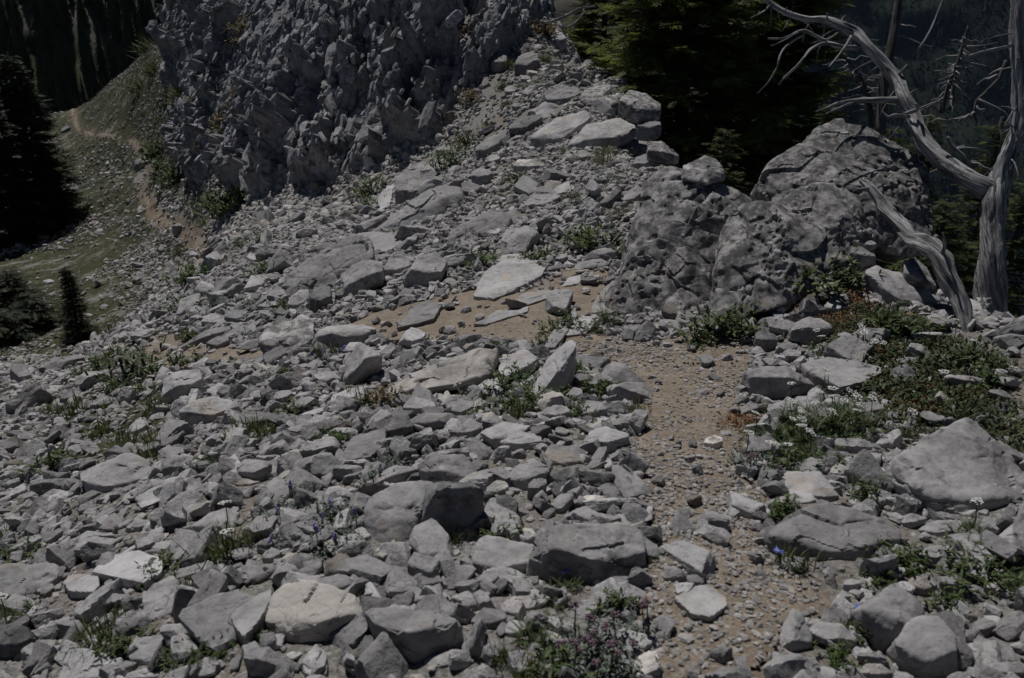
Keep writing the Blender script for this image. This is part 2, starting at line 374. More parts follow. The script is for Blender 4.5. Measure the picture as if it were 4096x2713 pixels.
def ground_mat():
    b = NB('mountain_soil'); co = b.coords(False)
    n1 = b.noise(co, 1.3, 6, .6); n2 = b.noise(co, 9, 6, .65); n3 = b.noise(co, 60, 4, .7)
    grit = b.mix(b.ramp(n3, .35, .65), (.10, .095, .088), (.30, .288, .272))
    dirt = b.mix(b.ramp(n2, .3, .7), (.120, .090, .064), (.225, .178, .134))
    grass = b.mix(b.ramp(n2, .3, .7), (.020, .025, .012), (.082, .080, .042))
    dm = b.ramp(b.math('ADD', b.attr('dirt'), b.math('MULTIPLY', b.math('SUBTRACT', n2, .5), 1.1)), .3, .7)
    gm = b.ramp(b.math('ADD', b.attr('green'), b.math('MULTIPLY', b.math('SUBTRACT', b.noise(co, .9, 9, .75), .5), 3.0)), .45, .72)
    c = b.mix(b.ramp(n1, .42, .62, 0, .55), grit, dirt); c = b.mix(gm, c, grass); c = b.mix(dm, c, dirt)
    return b.fin(c, .95, b.math('ADD', n3, n2), .7, .02, .1)
M['ground'] = ground_mat()
def path_mat():
    b = NB('trodden_dirt'); co = b.coords(False); n2 = b.noise(co, 5, 6, .65); n3 = b.noise(co, 85, 4, .7)
    c = b.mix(b.ramp(n2, .3, .7), (.165, .124, .090), (.265, .212, .163)); c = b.mix(b.ramp(n3, .50, .62, 0, .8), c, (.33, .305, .27)); c = b.mix(b.ramp(b.noise(co, 30, 3, .6), .56, .70, 0, .7), c, (.10, .082, .065))
    return b.fin(c, .95, b.math('ADD', n3, n2), .8, .012, .1)
M['path'] = path_mat()

# ---------------------------------------------------------------- surveyed outlines on the ground (photo pixels -> plan)
TRAIL = [(2560,2760),(2540,2400),(2600,2150),(2540,1950),(2540,1750),(2560,1600),(2400,1450),(2250,1400),(1950,1370),(1500,1380),(1360,1330),(1500,1255),(1750,1190),(1900,1160),(2100,1180),(2300,1060),(2440,1080),(2420,1200),(2340,1330),(2520,1375),(2800,1330),(2980,1360),(3000,1500),(2990,1700),(2950,1900),(3080,1990),(3010,2150),(3120,2290),(3300,2370),(3350,2480),(3150,2520),(3030,2760)]
DIRT2 = [(545,1430),(600,1350),(760,1340),(900,1385),(1060,1400),(1040,1460),(800,1480),(650,1510)]
FARTRAIL = [(790,1075),(802,1031),(808,990),(773,944),(721,933),(675,904),(640,888),(606,848),(577,784),(577,727),(600,681),(611,635),(588,623),(548,588),(508,560),(461,545),(375,548),(335,531),(311,519),(300,490),(288,432)]
GREEN = [[(90,560),(330,545),(560,620),(560,800),(640,930),(770,1010),(700,1190),(440,1330),(300,1420),(60,1500),(-300,1560),(-300,800)],
         [(120,470),(300,380),(480,280),(640,160),(690,120),(700,330),(740,520),(700,640),(760,740),(900,800),(850,900),(760,900),(640,760),(560,620),(330,540),(150,560)],
         [(3330,1230),(3800,1340),(4200,1380),(4200,1900),(3800,1760),(3450,1560),(3300,1380)],
         [(80,1800),(420,1400),(640,1500),(700,1650),(600,1800),(300,1880)]]
PL_TRAIL, PL_DIRT2 = to_plan(TRAIL), to_plan(DIRT2)
PL_GREEN = [to_plan(g) for g in GREEN]
FT = np.array([cast(*p)[0] for p in FARTRAIL])
def seg_dist(x, y, P):
    best = np.full(x.shape, 1e9)
    for a, b in zip(P[:-1], P[1:]):
        dx, dy = b[0] - a[0], b[1] - a[1]; t = np.clip(((x - a[0]) * dx + (y - a[1]) * dy) / (dx * dx + dy * dy + 1e-9), 0, 1)
        best = np.minimum(best, np.hypot(x - a[0] - t * dx, y - a[1] - t * dy))
    return best
def masks(x, y):
    th = np.arctan2(x, y); lr = np.log(np.maximum(np.hypot(x, y), .3))
    tr = inpoly(th, lr, PL_TRAIL) | inpoly(th, lr, PL_DIRT2); ft = seg_dist(x, y, FT) < .3
    gr = np.zeros(th.shape, bool)
    for g in PL_GREEN: gr |= inpoly(th, lr, g)
    return tr, ft, gr
def ground_noise(x, y):
    r = np.hypot(x, y); p = np.stack([x, y, np.zeros_like(x)], 1)
    a = np.clip(r * .006, .012, .14)
    return a * fbm(p / np.clip(r[:, None] * .12, .3, 2.0).round(1), 3, 5) + .006 * vnoise(p * 14, 3)

# ground sheet
ti = np.arange(0, NT, 1); rj = np.arange(0, NR, 3)
gx = (np.sin(GT) * np.exp(GL))[np.ix_(ti, rj)].ravel(); gy = (np.cos(GT) * np.exp(GL))[np.ix_(ti, rj)].ravel()
gz = hz(gx, gy) + ground_noise(gx, gy)
tr_, ft_, gr_ = masks(gx, gy)
nI, nJ = len(ti), len(rj)
idx = np.arange(nI * nJ).reshape(nI, nJ)
Q = np.stack([idx[:-1, :-1], idx[1:, :-1], idx[1:, 1:], idx[:-1, 1:]], -1).reshape(-1, 4)[:, ::-1]
def blur(m):
    a = m.reshape(nI, nJ).astype(float)
    for _ in range(3):
        a = (a + np.roll(a, 1, 0) + np.roll(a, -1, 0) + np.roll(a, 1, 1) + np.roll(a, -1, 1)) / 5
    return a.ravel()
gm_ = mesh_np('ground', np.stack([gx, gy, gz], 1), Q, True, {'dirt': blur(tr_ | ft_), 'green': blur(gr_) * .78})
gm_.materials.append(M['ground']); tag(link('ground', gm_), kind='structure', label='rocky mountain slope falling away to the left')
# land behind and beside the camera, out of view
bx = []; 
for a in np.linspace(R(70), R(290), 40):
    for r in (.3, 2, 8, 30, 125): bx.append((math.sin(a) * r, math.cos(a) * r, float(hz(math.sin(R(70) if a < math.pi else R(-70)) * r, math.cos(R(70)) * r)) - .02 * r))
bq = [(i * 5 + j, i * 5 + j + 1, (i + 1) * 5 + j + 1, (i + 1) * 5 + j) for i in range(39) for j in range(4)]
tag(link('ground', mesh_np('ground_behind', bx, bq, True), mat=M['ground']), kind='structure')

# the trodden path, laid on the ground in three stretches
def path_patch(name, inside, x0, x1, y0, y1, st, label, lift=.012):
    xs = np.arange(x0, x1, st); ys = np.arange(y0, y1, st); X, Y = np.meshgrid(xs, ys, indexing='ij')
    ins = inside(X, Y); V = np.stack([X.ravel(), Y.ravel(), hz(X.ravel(), Y.ravel()) + ground_noise(X.ravel(), Y.ravel()) + lift], 1)
    nn = vnoise(V * 3.3, 4) + .5 * vnoise(V * 11, 5)
    a = ins.astype(float)
    for _ in range(4): a = (a + np.roll(a, 1, 0) + np.roll(a, -1, 0) + np.roll(a, 1, 1) + np.roll(a, -1, 1)) / 5
    k = (a + nn.reshape(a.shape) * .28) ; V[:, 2] -= lift * 6 * np.clip(.75 - k.ravel(), 0, 1)
    ok = k > .42; id_ = np.arange(X.size).reshape(X.shape)
    q = np.stack([id_[:-1, :-1], id_[1:, :-1], id_[1:, 1:], id_[:-1, 1:]], -1)[ok[:-1, :-1] & ok[1:, 1:] & ok[1:, :-1] & ok[:-1, 1:]]
    u, inv = np.unique(q, return_inverse=True)
    tag(link(name, mesh_np(name, V[u], inv.reshape(-1, 4), True), mat=M['path']), label, kind='structure')
tl = lambda P: (lambda X, Y: inpoly(np.arctan2(X, Y), np.log(np.hypot(X, Y)), P))
path_patch('path', tl(PL_TRAIL), -2.4, 1.6, 1.2, 8.5, .03, 'brown gravelly footpath crossing the saddle')
path_patch('path', tl(PL_DIRT2), -5.5, -1.2, 4.5, 11, .04, 'bare brown patch of the footpath left of the boulders')
path_patch('path', lambda X, Y: seg_dist(X, Y, FT) < .17 + .06 * np.sin(X * 1.7), FT[:, 0].min() - 1, FT[:, 0].max() + 1, FT[:, 1].min() - 1, FT[:, 1].max() + 1, .12, 'thin brown footpath winding across the far grassy slope', .06)

# ---------------------------------------------------------------- boulders traced from the photograph
# crop | material | kind and depth | lower outline | front edge of the top | upper outline | label (words before the comma name it)
HERO = '''
G|rock_pale|b|560,200 625,350 900,345 1082,250|600,255 730,238 960,190 1085,160|550,150 700,75 870,5 930,0 1010,50|big blocky pale boulder with stepped face, in the scree at left
G|rock|b|1090,190 1180,197 1310,135|1140,100 1280,100 1350,55|1120,60 1180,0 1340,40|squat block with shadowed front, just right of the big blocky pale boulder
G|rock|b|1650,160 1740,170 1820,235|1650,135 1760,140 1870,95|1640,100 1700,40 1880,60|broad flat-topped stone with dark right end, above the wedge overhanging shadow
G|rock|b|1860,285 1920,332 2040,250|1850,265 1930,272 2060,222|1840,230 1900,172 2060,200|wedge overhanging shadow, in the left scree
G|rock_cream|b|1640,235 1720,250 1810,230|1640,225 1720,225 1812,205|1630,215 1690,172 1800,180|cream-tipped stone, beside the wedge overhanging shadow
G|rock|b|300,392 400,372 480,312|265,335 420,292 480,285|250,320 370,250 480,270|dark-fronted slab stone, left of the big blocky pale boulder
G|rock|b|115,365 180,372 260,320|110,330 190,318 270,290|120,310 250,250 330,235|long low stone with dark edge, at the far left of the foreground scree
G|rock|b|210,702 350,672 432,592|190,670 330,620 430,545|180,640 300,560 420,530|tilted slab with black underside, at the left edge of the scree
G|rock_pale|b|-60,1070 200,1005 400,905|-60,1000 120,990 330,920 400,862|-60,800 110,762 150,800 385,772|wide flat slab cut by the left frame edge, near the bottom left
G|rock_pale|s.05|640,835 720,722 950,672 1130,732 1122,832 1000,902 800,852|||smooth flat slab between tufts of grass, in the left foreground
G|rock_pale|b|720,968 830,978 930,912|715,925 860,915 930,895|720,900 870,815 925,875|small peaked stone in front of the smooth flat slab, left foreground
G|rock_pale|s.04|425,900 470,850 560,838 680,860 690,920 640,970 480,965|||flat pale stone, right of the wide flat slab at bottom left
G|rock|b|1000,1190 1080,1228 1230,1120|990,1140 1090,1172 1225,1092|990,1000 1060,920 1190,850 1237,900|upright rounded slab leaning in grass, left foreground
G|rock_pale|b|1220,915 1330,868 1470,835|1215,880 1330,845 1470,815|1200,832 1330,780 1460,742|thin tilted plate, just behind the upright rounded slab
G|rock|b|1630,900 1710,946 1800,902 1912,832|1620,862 1720,882 1910,812|1615,832 1690,782 1900,786|neat box-shaped block with flat top, left foreground
G|rock|b|2010,892 2170,902 2232,832|2005,866 2170,871 2230,792|2005,830 2080,762 2230,742|flat-topped block with dark right side, behind the cream and tan boulder
G|rock|b|1370,962 1450,972 1562,902|1375,925 1450,920 1575,870|1400,860 1450,832 1580,852|rough low stone, left of the neat box-shaped block
G|rock|b|1340,572 1390,606 1480,552 1622,546|1330,512 1460,522 1612,536|1340,500 1450,420 1570,382 1655,420|pointed slab with deep shadow beneath, middle of the left scree
G|rock_pale|b|1420,662 1510,672 1602,622|1425,630 1510,628 1605,595|1430,600 1490,546 1610,570|pale block under the pointed slab, middle of the left scree
G|rock_pale|s.05|1720,522 1780,442 1930,376 1942,430 1880,522 1750,556|||smooth tilted light slab, above the tall grass tuft in the left scree
G|rock_pale|b|390,1640 600,1640 845,1600|390,1590 600,1570 842,1530|480,1352 600,1362 760,1392 830,1500|large flat pale slab cut by the bottom edge, bottom left corner
G|rock_pale|b|950,1512 1100,1502 1212,1442|900,1430 1050,1450 1180,1400|885,1400 980,1282 1130,1262 1165,1320|pale jagged stone, among herbs at the bottom left
G|rock|s.06|1690,1282 1620,1202 1600,1140 1660,1050 1890,932 1882,1012 1800,1160|||thin grey plates leaning on the cream and tan boulder, its left side
G|rock_white|b|1830,1212 1950,1332 2080,1388 2230,1362 2367,1272 2510,1190|1840,1172 1960,1240 2100,1250 2230,1180 2400,1130 2508,1130|1870,1000 1960,920 2090,886 2200,896 2300,920 2450,980 2505,1080|cream and tan boulder, low in the foreground with black shadow below
G|rock|b|1730,1562 1850,1590 1985,1525|1690,1430 1800,1440 1990,1505|1680,1400 1740,1352 1870,1346 1960,1440|square grey block, under the left end of the cream and tan boulder
G|rock_dark|b|-60,1500 150,1442 216,1332|-60,1330 120,1330 218,1290|-60,1192 180,1202 220,1280|blurred dark boulder, in the bottom left corner of the frame
G|rock_pale|b|860,1620 1050,1620 1240,1600|860,1570 1050,1560 1240,1560|880,1540 1000,1500 1160,1490 1220,1530|low pale stone cut by the bottom edge, right of the large flat pale slab
G|rock|b|690,560 790,580 865,560|690,530 780,540 860,520|700,480 790,412 850,470|rough grey chunk, left of a dark gap in the left scree
G|rock|b|1240,282 1300,336 1400,302|1230,255 1310,280 1430,270|1240,230 1290,172 1370,190 1430,260|knobbly stone, below the squat block in the left scree
G|rock|b|1020,690 1120,722 1290,690|1020,665 1130,675 1300,640|1025,650 1150,610 1300,600|long stone with a rusty right end, in the left scree
G|rock|b|870,560 960,580 1055,540|870,530 960,520 1060,500|890,510 950,460 1040,480|grey angular stone, left of the pointed slab
G|rock|b|1050,540 1100,560 1180,500|1045,470 1100,490 1200,450|1030,450 1110,412 1230,420|shelf-like stone, right of the dark gap in the left scree
G|rock|b|1780,700 1850,722 1925,680|1780,640 1850,650 1925,625|1790,620 1840,600 1920,610|grey cube, beside the tall grass tuft
G|rock|b|1820,770 1880,782 1945,742|1815,730 1880,735 1945,700|1830,700 1880,655 1945,680|small grey block, below the grey cube
H|rock|B|150,450 200,706 380,722 540,640|158,400 300,470 450,470 545,420|170,340 240,280 380,210 560,190 660,205|great cleft boulder, its pale left face lit in the centre foreground
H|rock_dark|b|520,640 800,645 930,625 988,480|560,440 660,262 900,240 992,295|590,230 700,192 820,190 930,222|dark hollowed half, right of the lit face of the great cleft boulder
H|rock|b|560,205 760,222 990,262|540,130 700,130 985,200|530,90 600,20 850,0 900,90|weathered rock, resting behind the great cleft boulder
H|rock_pale|b|1180,212 1260,297 1320,200 1440,152|1170,192 1300,182 1442,126|1165,150 1210,92 1350,60 1450,108|pale prow-shaped stone, centre foreground
H|rock|b|1440,92 1560,128 1700,92|1415,42 1520,77 1700,57|1410,10 1450,-60 1650,-40 1700,30|wide grey block with black hollow below, above the pale prow-shaped stone
H|rock|b|1290,342 1370,367 1422,292|1290,250 1370,250 1425,210|1300,220 1330,182 1420,186|small upright block, right of the pale prow-shaped stone
H|rock|b|1405,432 1520,452 1600,372|1420,400 1530,390 1610,310|1470,332 1520,290 1610,276|slanting slab, between stones right of centre foreground
H|rock_tan|b|1150,422 1240,472 1310,442|1130,370 1230,410 1305,430|1130,340 1190,322 1300,410|tan-edged wedge, below the pale prow-shaped stone
H|rock_cream|b|1650,402 1740,414 1822,362|1630,370 1740,370 1822,330|1620,340 1700,296 1820,300|cream-streaked dark stone, at the left edge of the gravel path
H|rock_white|b|1662,480 1730,488 1802,476|1662,460 1730,462 1800,450|1670,440 1740,396 1795,420|white pebble-like stone, directly behind the great square boulder
H|rock|b|1275,885 1400,880 1500,890 1720,965 1880,905 2000,905 2130,950|1290,740 1480,665 1720,742 1880,790 2112,692|1370,620 1400,532 1500,492 1650,480 1950,490 2060,520 2105,610|great square boulder, beside the gravel path in the foreground
H|rock_tan|b|890,790 950,865 1150,905 1290,890|900,765 1100,805 1300,765|960,602 1010,572 1150,602 1340,640|tawny sloping slab, joined to the left of the great square boulder
H|rock|b|240,1292 400,1412 550,1508 720,1442 870,1332|215,1180 300,1232 480,1252 700,1262 800,1172|150,1112 220,1072 400,1086 600,1082 800,1150|big flat-topped boulder with black front, bottom centre
H|rock|b|595,862 680,897 750,842|600,820 690,830 775,790|640,720 690,662 740,662 785,760|oval slab standing on edge, below the great cleft boulder
H|rock|b|300,902 420,904 512,862|285,855 400,860 515,845|280,830 330,782 420,790 520,830|angular stone, under the left foot of the great cleft boulder
H|rock|b|640,962 760,982 890,962|645,945 760,950 895,930|650,930 800,832 900,870|triangular plate, below the oval slab standing on edge
H|rock|b|920,952 970,987 1060,902|915,920 980,930 1090,865|920,890 1000,822 1080,822 1090,860|wedge stone with light top, in front of the tawny sloping slab
H|rock_tan|b|1005,1022 1060,1022 1140,942|1010,990 1070,985 1145,915|1060,900 1110,866 1150,890|tan leaf-shaped stone, beside the wedge stone with light top
H|rock_white|b|1200,1102 1330,1122 1430,1042|1165,1075 1300,1085 1445,1020|1160,1040 1240,970 1380,936 1450,990|pale oval stone, in front of the great square boulder
H|rock|b|1870,962 1950,1002 2052,992|1850,940 1950,955 2060,972|1840,930 1880,862 1990,857 2060,960|grey wedge, at the right front corner of the great square boulder
H|rock|b|900,1202 1030,1267 1130,1202|895,1180 1030,1190 1142,1150|900,1160 980,1082 1120,1092 1145,1130|chunky grey stone, right of the big flat-topped boulder
H|rock|b|800,1110 880,1130 980,1090|795,1060 880,1070 990,1050|800,1040 850,1005 960,1010|rounded grey stone, behind the chunky grey stone
H|rock|b|1620,1150 1720,1160 1850,1060|1620,1130 1720,1120 1850,1020|1640,1100 1700,1020 1830,972|flat slab, sloping behind the bottom purple-flowered bush
H|rock_tan|b|560,1532 700,1534 850,1472 910,1450|560,1490 700,1480 905,1445|570,1452 620,1422 800,1362 910,1440|long brownish stone, leaning on the front of the big flat-topped boulder
H|rock|b|50,980 130,1012 230,960|55,950 130,960 230,915|60,930 130,892 225,882|low grey stone, left of two small ones below the great cleft boulder
H|rock|b|180,990 250,1010 330,985|185,960 250,965 330,950|190,940 250,912 320,925|squat grey stone, second in the row left of the big flat-topped boulder
H|rock_pale|b|1180,1490 1300,1510 1415,1470|1185,1450 1300,1455 1415,1430|1200,1420 1290,1382 1400,1400|pale round-backed stone, among ferns at the bottom edge
H|rock_pale|b|1115,1290 1200,1312 1315,1240|1120,1250 1210,1255 1320,1210|1140,1190 1190,1152 1310,1200|light stone half under fern leaves, bottom centre
H|rock_cream|b|2000,1640 2100,1640 2205,1600|2010,1540 2100,1550 2210,1500|2050,1420 2110,1382 2190,1372 2210,1450|cream-streaked pointed stone, at the bottom edge left of the path
H|rock|b|900,1362 970,1382 1050,1352|900,1320 970,1330 1050,1310|910,1290 960,1242 1040,1290|small grey wedge, right of the big flat-topped boulder's dark corner
H|rock_dark|b|60,1600 150,1600 215,1520|85,1420 150,1430 225,1400|110,1350 170,1255 225,1270|dark upright stone, in the shadow right of the cream and tan boulder
H|rock|b|245,1600 320,1600 390,1570|240,1500 310,1500 375,1490|250,1420 300,1392 350,1410|grey upright stone, left below the big flat-topped boulder
H|rock_white|b|1170,600 1260,632 1390,632|1170,575 1270,590 1390,590|1190,552 1260,527 1390,545|white-topped dark stone, in the gap left of the great square boulder
H|rock|b|640,600 790,640 940,640|640,580 790,570 935,560|660,560 720,500 900,500 950,500|broken grey shelf, inside the hollow of the great cleft boulder
H|rock|b|1130,290 1200,310 1260,300|1130,270 1200,270 1260,270|1140,250 1190,242 1240,260|small dark stone, below the prow of the pale prow-shaped stone
H|rock_cream|b|1000,300 1080,335 1160,300|1000,270 1080,280 1160,240|1010,240 1080,187 1150,210|cream-crusted stone, right of the weathered rock behind the cleft boulder
I|rock|b|595,650 700,715 850,760 1000,812 1140,782 1330,712 1500,650|605,575 770,610 900,680 1100,690 1320,640 1520,600|610,550 720,490 850,392 1000,356 1150,370 1300,420 1500,540|broad whale-backed boulder, right of the gravel path
I|rock_pale|b|670,362 780,392 880,362 1080,352|665,330 780,360 900,340 1085,310|665,190 720,132 940,122 1000,180 1090,290|pale slab with a slit, behind the broad whale-backed boulder
I|rock|b|1480,260 1600,400 1720,488 1900,470 2050,482 2230,508 2420,480|1478,170 1600,255 1750,355 1900,405 2130,330 2420,320|1462,40 1560,-12 1700,-127 1900,-230 1990,-264 2120,-152 2240,90 2420,190|huge grey boulder with dark undercut, at the right edge of the foreground
I|rock|b|1600,972 1690,1032 1762,962|1570,920 1680,950 1770,920|1560,882 1620,852 1720,832 1770,900|dark-sided grey stone, behind the pair of angular boulders at right
I|rock|b|1800,960 1900,1000 2060,1042|1795,900 1900,920 2060,1000|1790,870 1900,842 2000,900 2065,990|low slabby stone, right of the dark-sided grey stone
I|rock_pale|b|1225,1150 1330,1372 1440,1455 1560,1400|1240,1085 1350,1250 1425,1265 1600,1180|1250,1062 1350,1002 1480,906 1530,940 1600,990 1690,1110|jagged-crowned boulder, left of the angular pair at bottom right
I|rock_pale|b|1500,1575 1640,1630 1925,1600|1475,1332 1640,1442 1700,1452 1902,1372|1470,1292 1570,1152 1650,1117 1780,1132 1890,1262 1902,1340|chiselled boulder with flat top, right of the angular pair at bottom right
I|rock|b|900,1290 1080,1404 1222,1342|888,1252 990,1302 1100,1290 1205,1312|880,1222 930,1182 1090,1182 1210,1290|hooked flat stone, left of the jagged-crowned boulder
I|rock|b|640,1412 760,1400 900,1372|650,1370 770,1300 900,1320|700,1182 770,1072 830,1122 890,1272|pyramid-shaped stone, on the right edge of the path near the bottom
I|rock_white|b|1240,1600 1380,1620 1492,1590|1230,1530 1360,1540 1492,1530|1225,1502 1280,1432 1380,1432 1480,1492|bright white stone, at the bottom edge below the jagged-crowned boulder
I|rock_tan|b|610,1600 760,1600 960,1540|620,1540 760,1510 960,1500|640,1480 740,1402 860,1420 950,1480|brown-veined stone, at the bottom edge right of the path
I|rock|b|720,1640 1000,1640 1300,1640|720,1600 1000,1590 1300,1600|740,1530 900,1490 1150,1482 1290,1540|long grey stone cut off by the bottom edge, beside the bright white stone
I|rock_pale|b|1640,812 1760,832 1865,822|1630,720 1750,730 1865,710|1645,690 1720,642 1860,652|pale flat-faced block, among herbs right of the whale-backed boulder
I|rock_pale|b|1655,560 1760,592 1930,570|1650,540 1760,560 1950,530|1680,510 1760,472 1950,480|flat light stone, just below the huge grey boulder
I|rock|b|2190,690 2280,720 2420,720|2180,640 2280,640 2420,650|2200,560 2290,490 2420,470|grey stone cut by the right edge, below the huge grey boulder
I|rock|b|1285,402 1370,412 1460,392|1280,330 1370,340 1460,340|1290,290 1370,252 1450,280|dull grey block, between the slit slab and the huge grey boulder
I|rock|b|1500,522 1590,532 1692,490|1500,490 1590,490 1692,460|1510,450 1580,422 1680,450|slanted light stone, left below the huge grey boulder
I|rock_pale|b|1825,1180 1900,1202 1992,1162|1820,1120 1900,1130 1990,1130|1830,1090 1890,1067 1980,1100|light grey stone, above right of the chiselled boulder
I|rock|b|2000,1290 2090,1312 2172,1262|2000,1230 2090,1230 2172,1200|2010,1180 2090,1142 2165,1170|round-edged grey stone, right of the chiselled boulder
I|rock|b|2090,980 2150,1000 2202,970|2090,940 2150,945 2200,930|2100,920 2150,902 2195,912|small grey block, at the right side above the light grey stone
I|rock_pale|b|2200,850 2260,882 2332,880|2195,825 2270,845 2332,865|2210,812 2260,802 2330,850|narrow pale stone, in herbs near the right edge
I|rock_pale|b|1110,960 1180,992 1242,950|1110,920 1180,920 1240,910|1120,892 1180,872 1235,890|light chipped stone, on bare dirt below the whale-backed boulder
I|rock|b|1085,1030 1120,1052 1162,1030|1085,1000 1125,1005 1160,1000|1090,970 1110,952 1155,990|small three-cornered stone, on bare dirt left of the jagged crown
I|rock_white|b|1025,180 1080,192 1152,172|1020,140 1080,150 1152,140|1030,110 1075,72 1140,100|whitish stone, right of the slit in the pale slab
I|rock_tan|s.03|-60,1010 60,930 180,920 300,990 310,1060 200,1140 60,1120|||flat tan-stained slab, sunk in the gravel of the path
I|rock|b|2150,1600 2260,1620 2420,1600|2150,1520 2260,1530 2420,1530|2170,1470 2260,1452 2420,1470|grey stone, in the bottom right corner
I|rock|b|890,350 980,362 1080,345|890,300 980,310 1085,300|900,270 960,232 1070,280|grey lump, sitting on the pale slab with a slit
F|rock|b|470,1212 560,1224 730,1192 912,1152|455,1045 560,1047 740,1052 912,1112|430,1012 560,966 720,970 850,1040|thick slab block with flat top, between path and yarrow
F|rock|s.07|810,942 1010,896 1110,940 1370,970 1382,1010 1250,1082 1080,1112 1040,1062 860,1002|||thin pointed slab, right of the thick slab block
F|rock_dark|b|520,850 580,884 650,862|505,780 580,790 660,790|500,742 550,720 640,750|small dark rock, standing at the right edge of the path
F|rock|b|750,790 900,835 1032,772|745,722 870,700 940,722 1032,705|750,682 870,620 960,640 1030,690|dome rock with black hollow, above the thin pointed slab
F|rock_dark|s.04|110,905 150,886 200,890 220,930 180,950 130,945|||flat dark stone, lying alone on the path gravel
F|rock_pale|b|1070,800 1150,822 1195,792|1070,760 1140,770 1195,770|1085,745 1120,730 1190,755|pale small stone, in the dark green mat right of the dome rock
F|rock_pit|b|1000,622 1080,645 1160,642|985,560 1080,570 1160,565|985,540 1050,470 1140,460 1160,540|pitted pale stone, among reddish plants below the sloping boulder
F|rock|b|1290,420 1420,570 1600,615 1820,602|1275,335 1450,475 1600,552 1795,515|1265,300 1350,270 1500,310 1650,390 1780,480|long sloping boulder, beneath the twisted root
F|rock_pit|b5.5|1560,420 1680,470 1770,470|1540,320 1660,370 1765,420|1540,250 1600,212 1690,280 1755,400|pale humped rock, between the twisted root and the sloping boulder
F|rock_pit|b|590,430 600,495 740,470 880,340|568,315 625,300 720,260 892,295|570,300 640,220 720,140 780,170 890,270|tent-shaped boulder, against the foot of the pitted outcrop
F|rock|b5.8|1130,110 1190,126 1262,112|1130,80 1190,90 1262,90|1140,60 1190,40 1255,70|small block, on top of the rock pile near the twisted root
F|rock|b5.6|1165,240 1240,290 1342,260|1160,180 1240,200 1342,210|1165,155 1220,130 1335,195|grey block wedged in the rock pile, left of the sloping boulder
F|rock|b5.7|1262,155 1300,172 1342,155|1260,125 1300,130 1342,125|1270,110 1300,97 1335,110|fist-sized stone, in the rock pile by the twisted root
F|rock|b|1570,870 1660,960 1755,990|1570,830 1660,880 1755,950|1575,815 1650,815 1700,850 1750,920|grey hump, sunk in the dark green mat near the dead tree
F|rock_pale|b|1835,1060 1960,1170 2110,1190|1835,1045 1960,1070 2110,1085|1850,1036 1980,1040 2110,1060|thin ledge stone with dark front, in the mat near the right edge
F|rock_pale|b|2120,1180 2220,1230 2310,1250|2120,1150 2220,1180 2310,1220|2130,1132 2210,1130 2300,1190|rounded light stone, right of the thin ledge stone
F|rock|b|2020,1060 2090,1080 2165,1075|2020,1000 2090,1030 2165,1060|2040,960 2080,965 2150,1050|leaning grey stone, above the thin ledge stone
F|rock_pale|b|520,1310 640,1330 850,1290|510,1290 640,1290 855,1260|540,1240 680,1210 860,1195|flat stone half hidden, behind the white yarrow clump
F|rock|b|360,1350 420,1330 520,1290|350,1320 430,1290 520,1260|370,1280 450,1230 520,1240|grey and cream stone, at the path edge left of the yarrow
F|rock_white|b|145,1550 210,1570 280,1520|140,1500 210,1510 280,1490|160,1470 220,1445 275,1470|cream rounded stone, at the right of the path by the yarrow
F|rock|b|430,1640 560,1660 700,1620|430,1560 560,1560 710,1540|470,1500 580,1430 700,1530|sloping grey stone, below the yarrow clump
F|rock|b|1060,1580 1200,1600 1400,1580|1055,1520 1200,1530 1400,1540|1060,1470 1230,1470 1380,1530|low flat stone, left of the huge grey boulder
F|rock|b|2140,1530 2240,1555 2330,1530|2145,1490 2240,1500 2330,1490|2170,1465 2250,1455 2320,1465|smooth light stone, behind the huge grey boulder near the right edge
E|rock_tan|s.05|905,482 1000,312 1110,202 1220,186 1300,262 1430,266 1390,342 1180,452 1060,502|||large smooth slab, lying flat across the saddle
E|rock|b|430,402 480,455 600,466 690,372|430,372 480,302 600,322 705,310|445,330 520,222 640,162 735,240|cube-like boulder with black front, left of the large smooth slab
E|rock|b|10,545 90,500 240,400 290,330|20,420 100,380 220,330 290,310|0,330 60,280 140,222 280,240|bulging boulder, left end of the rib of rocks
E|rock|b|290,360 380,370 470,300|290,300 390,300 480,270|300,260 380,210 470,220|fractured block, between the bulging boulder and the cube-like boulder
E|rock_pale|s.06|10,170 60,80 150,40 330,50 430,100 330,170 210,180|||pale planed slab, on top of the rib of rocks
E|rock|s.05|380,702 480,572 600,502 700,540 640,640 430,692|||smooth bluish slab, flush with the dirt left of the path
E|rock_tan|s.03|920,682 1080,582 1300,552 1290,592 1000,682|||long low slab, flush with the path dirt
E|rock_tan|s.035|1190,530 1240,470 1400,440 1500,460 1420,500 1240,560|||middle flush slab, in the dirt of the saddle
E|rock_pale|s.03|1520,420 1570,360 1640,340 1700,350 1640,400|||small bleached slab, flush with dirt near the pitted outcrop
E|rock|b|1600,342 1780,305 1862,282|1580,325 1700,290 1862,262|1570,315 1650,252 1800,222 1860,250|domed slab, below the green tufts on the saddle
E|rock_pale|b|1290,1245 1420,1190 1560,1130 1590,1000 1635,860|1300,1225 1400,1130 1560,1050 1600,900 1632,820|1290,1190 1340,1060 1450,890 1590,780 1625,795|tall leaning slab, pointing up beside the path
E|rock_pale|s.07|1085,922 1150,900 1270,842 1370,912 1300,962 1130,1052 1090,1012|||flat tilted slab, left of the tall leaning slab
E|rock_white|b|330,1242 420,1254 520,1190 650,1140 850,1110 1030,1060|310,1182 480,1132 620,1112 830,1082 1020,1030|310,1120 480,1022 660,940 820,900 950,850 1090,870|long white-capped slab, middle of the picture
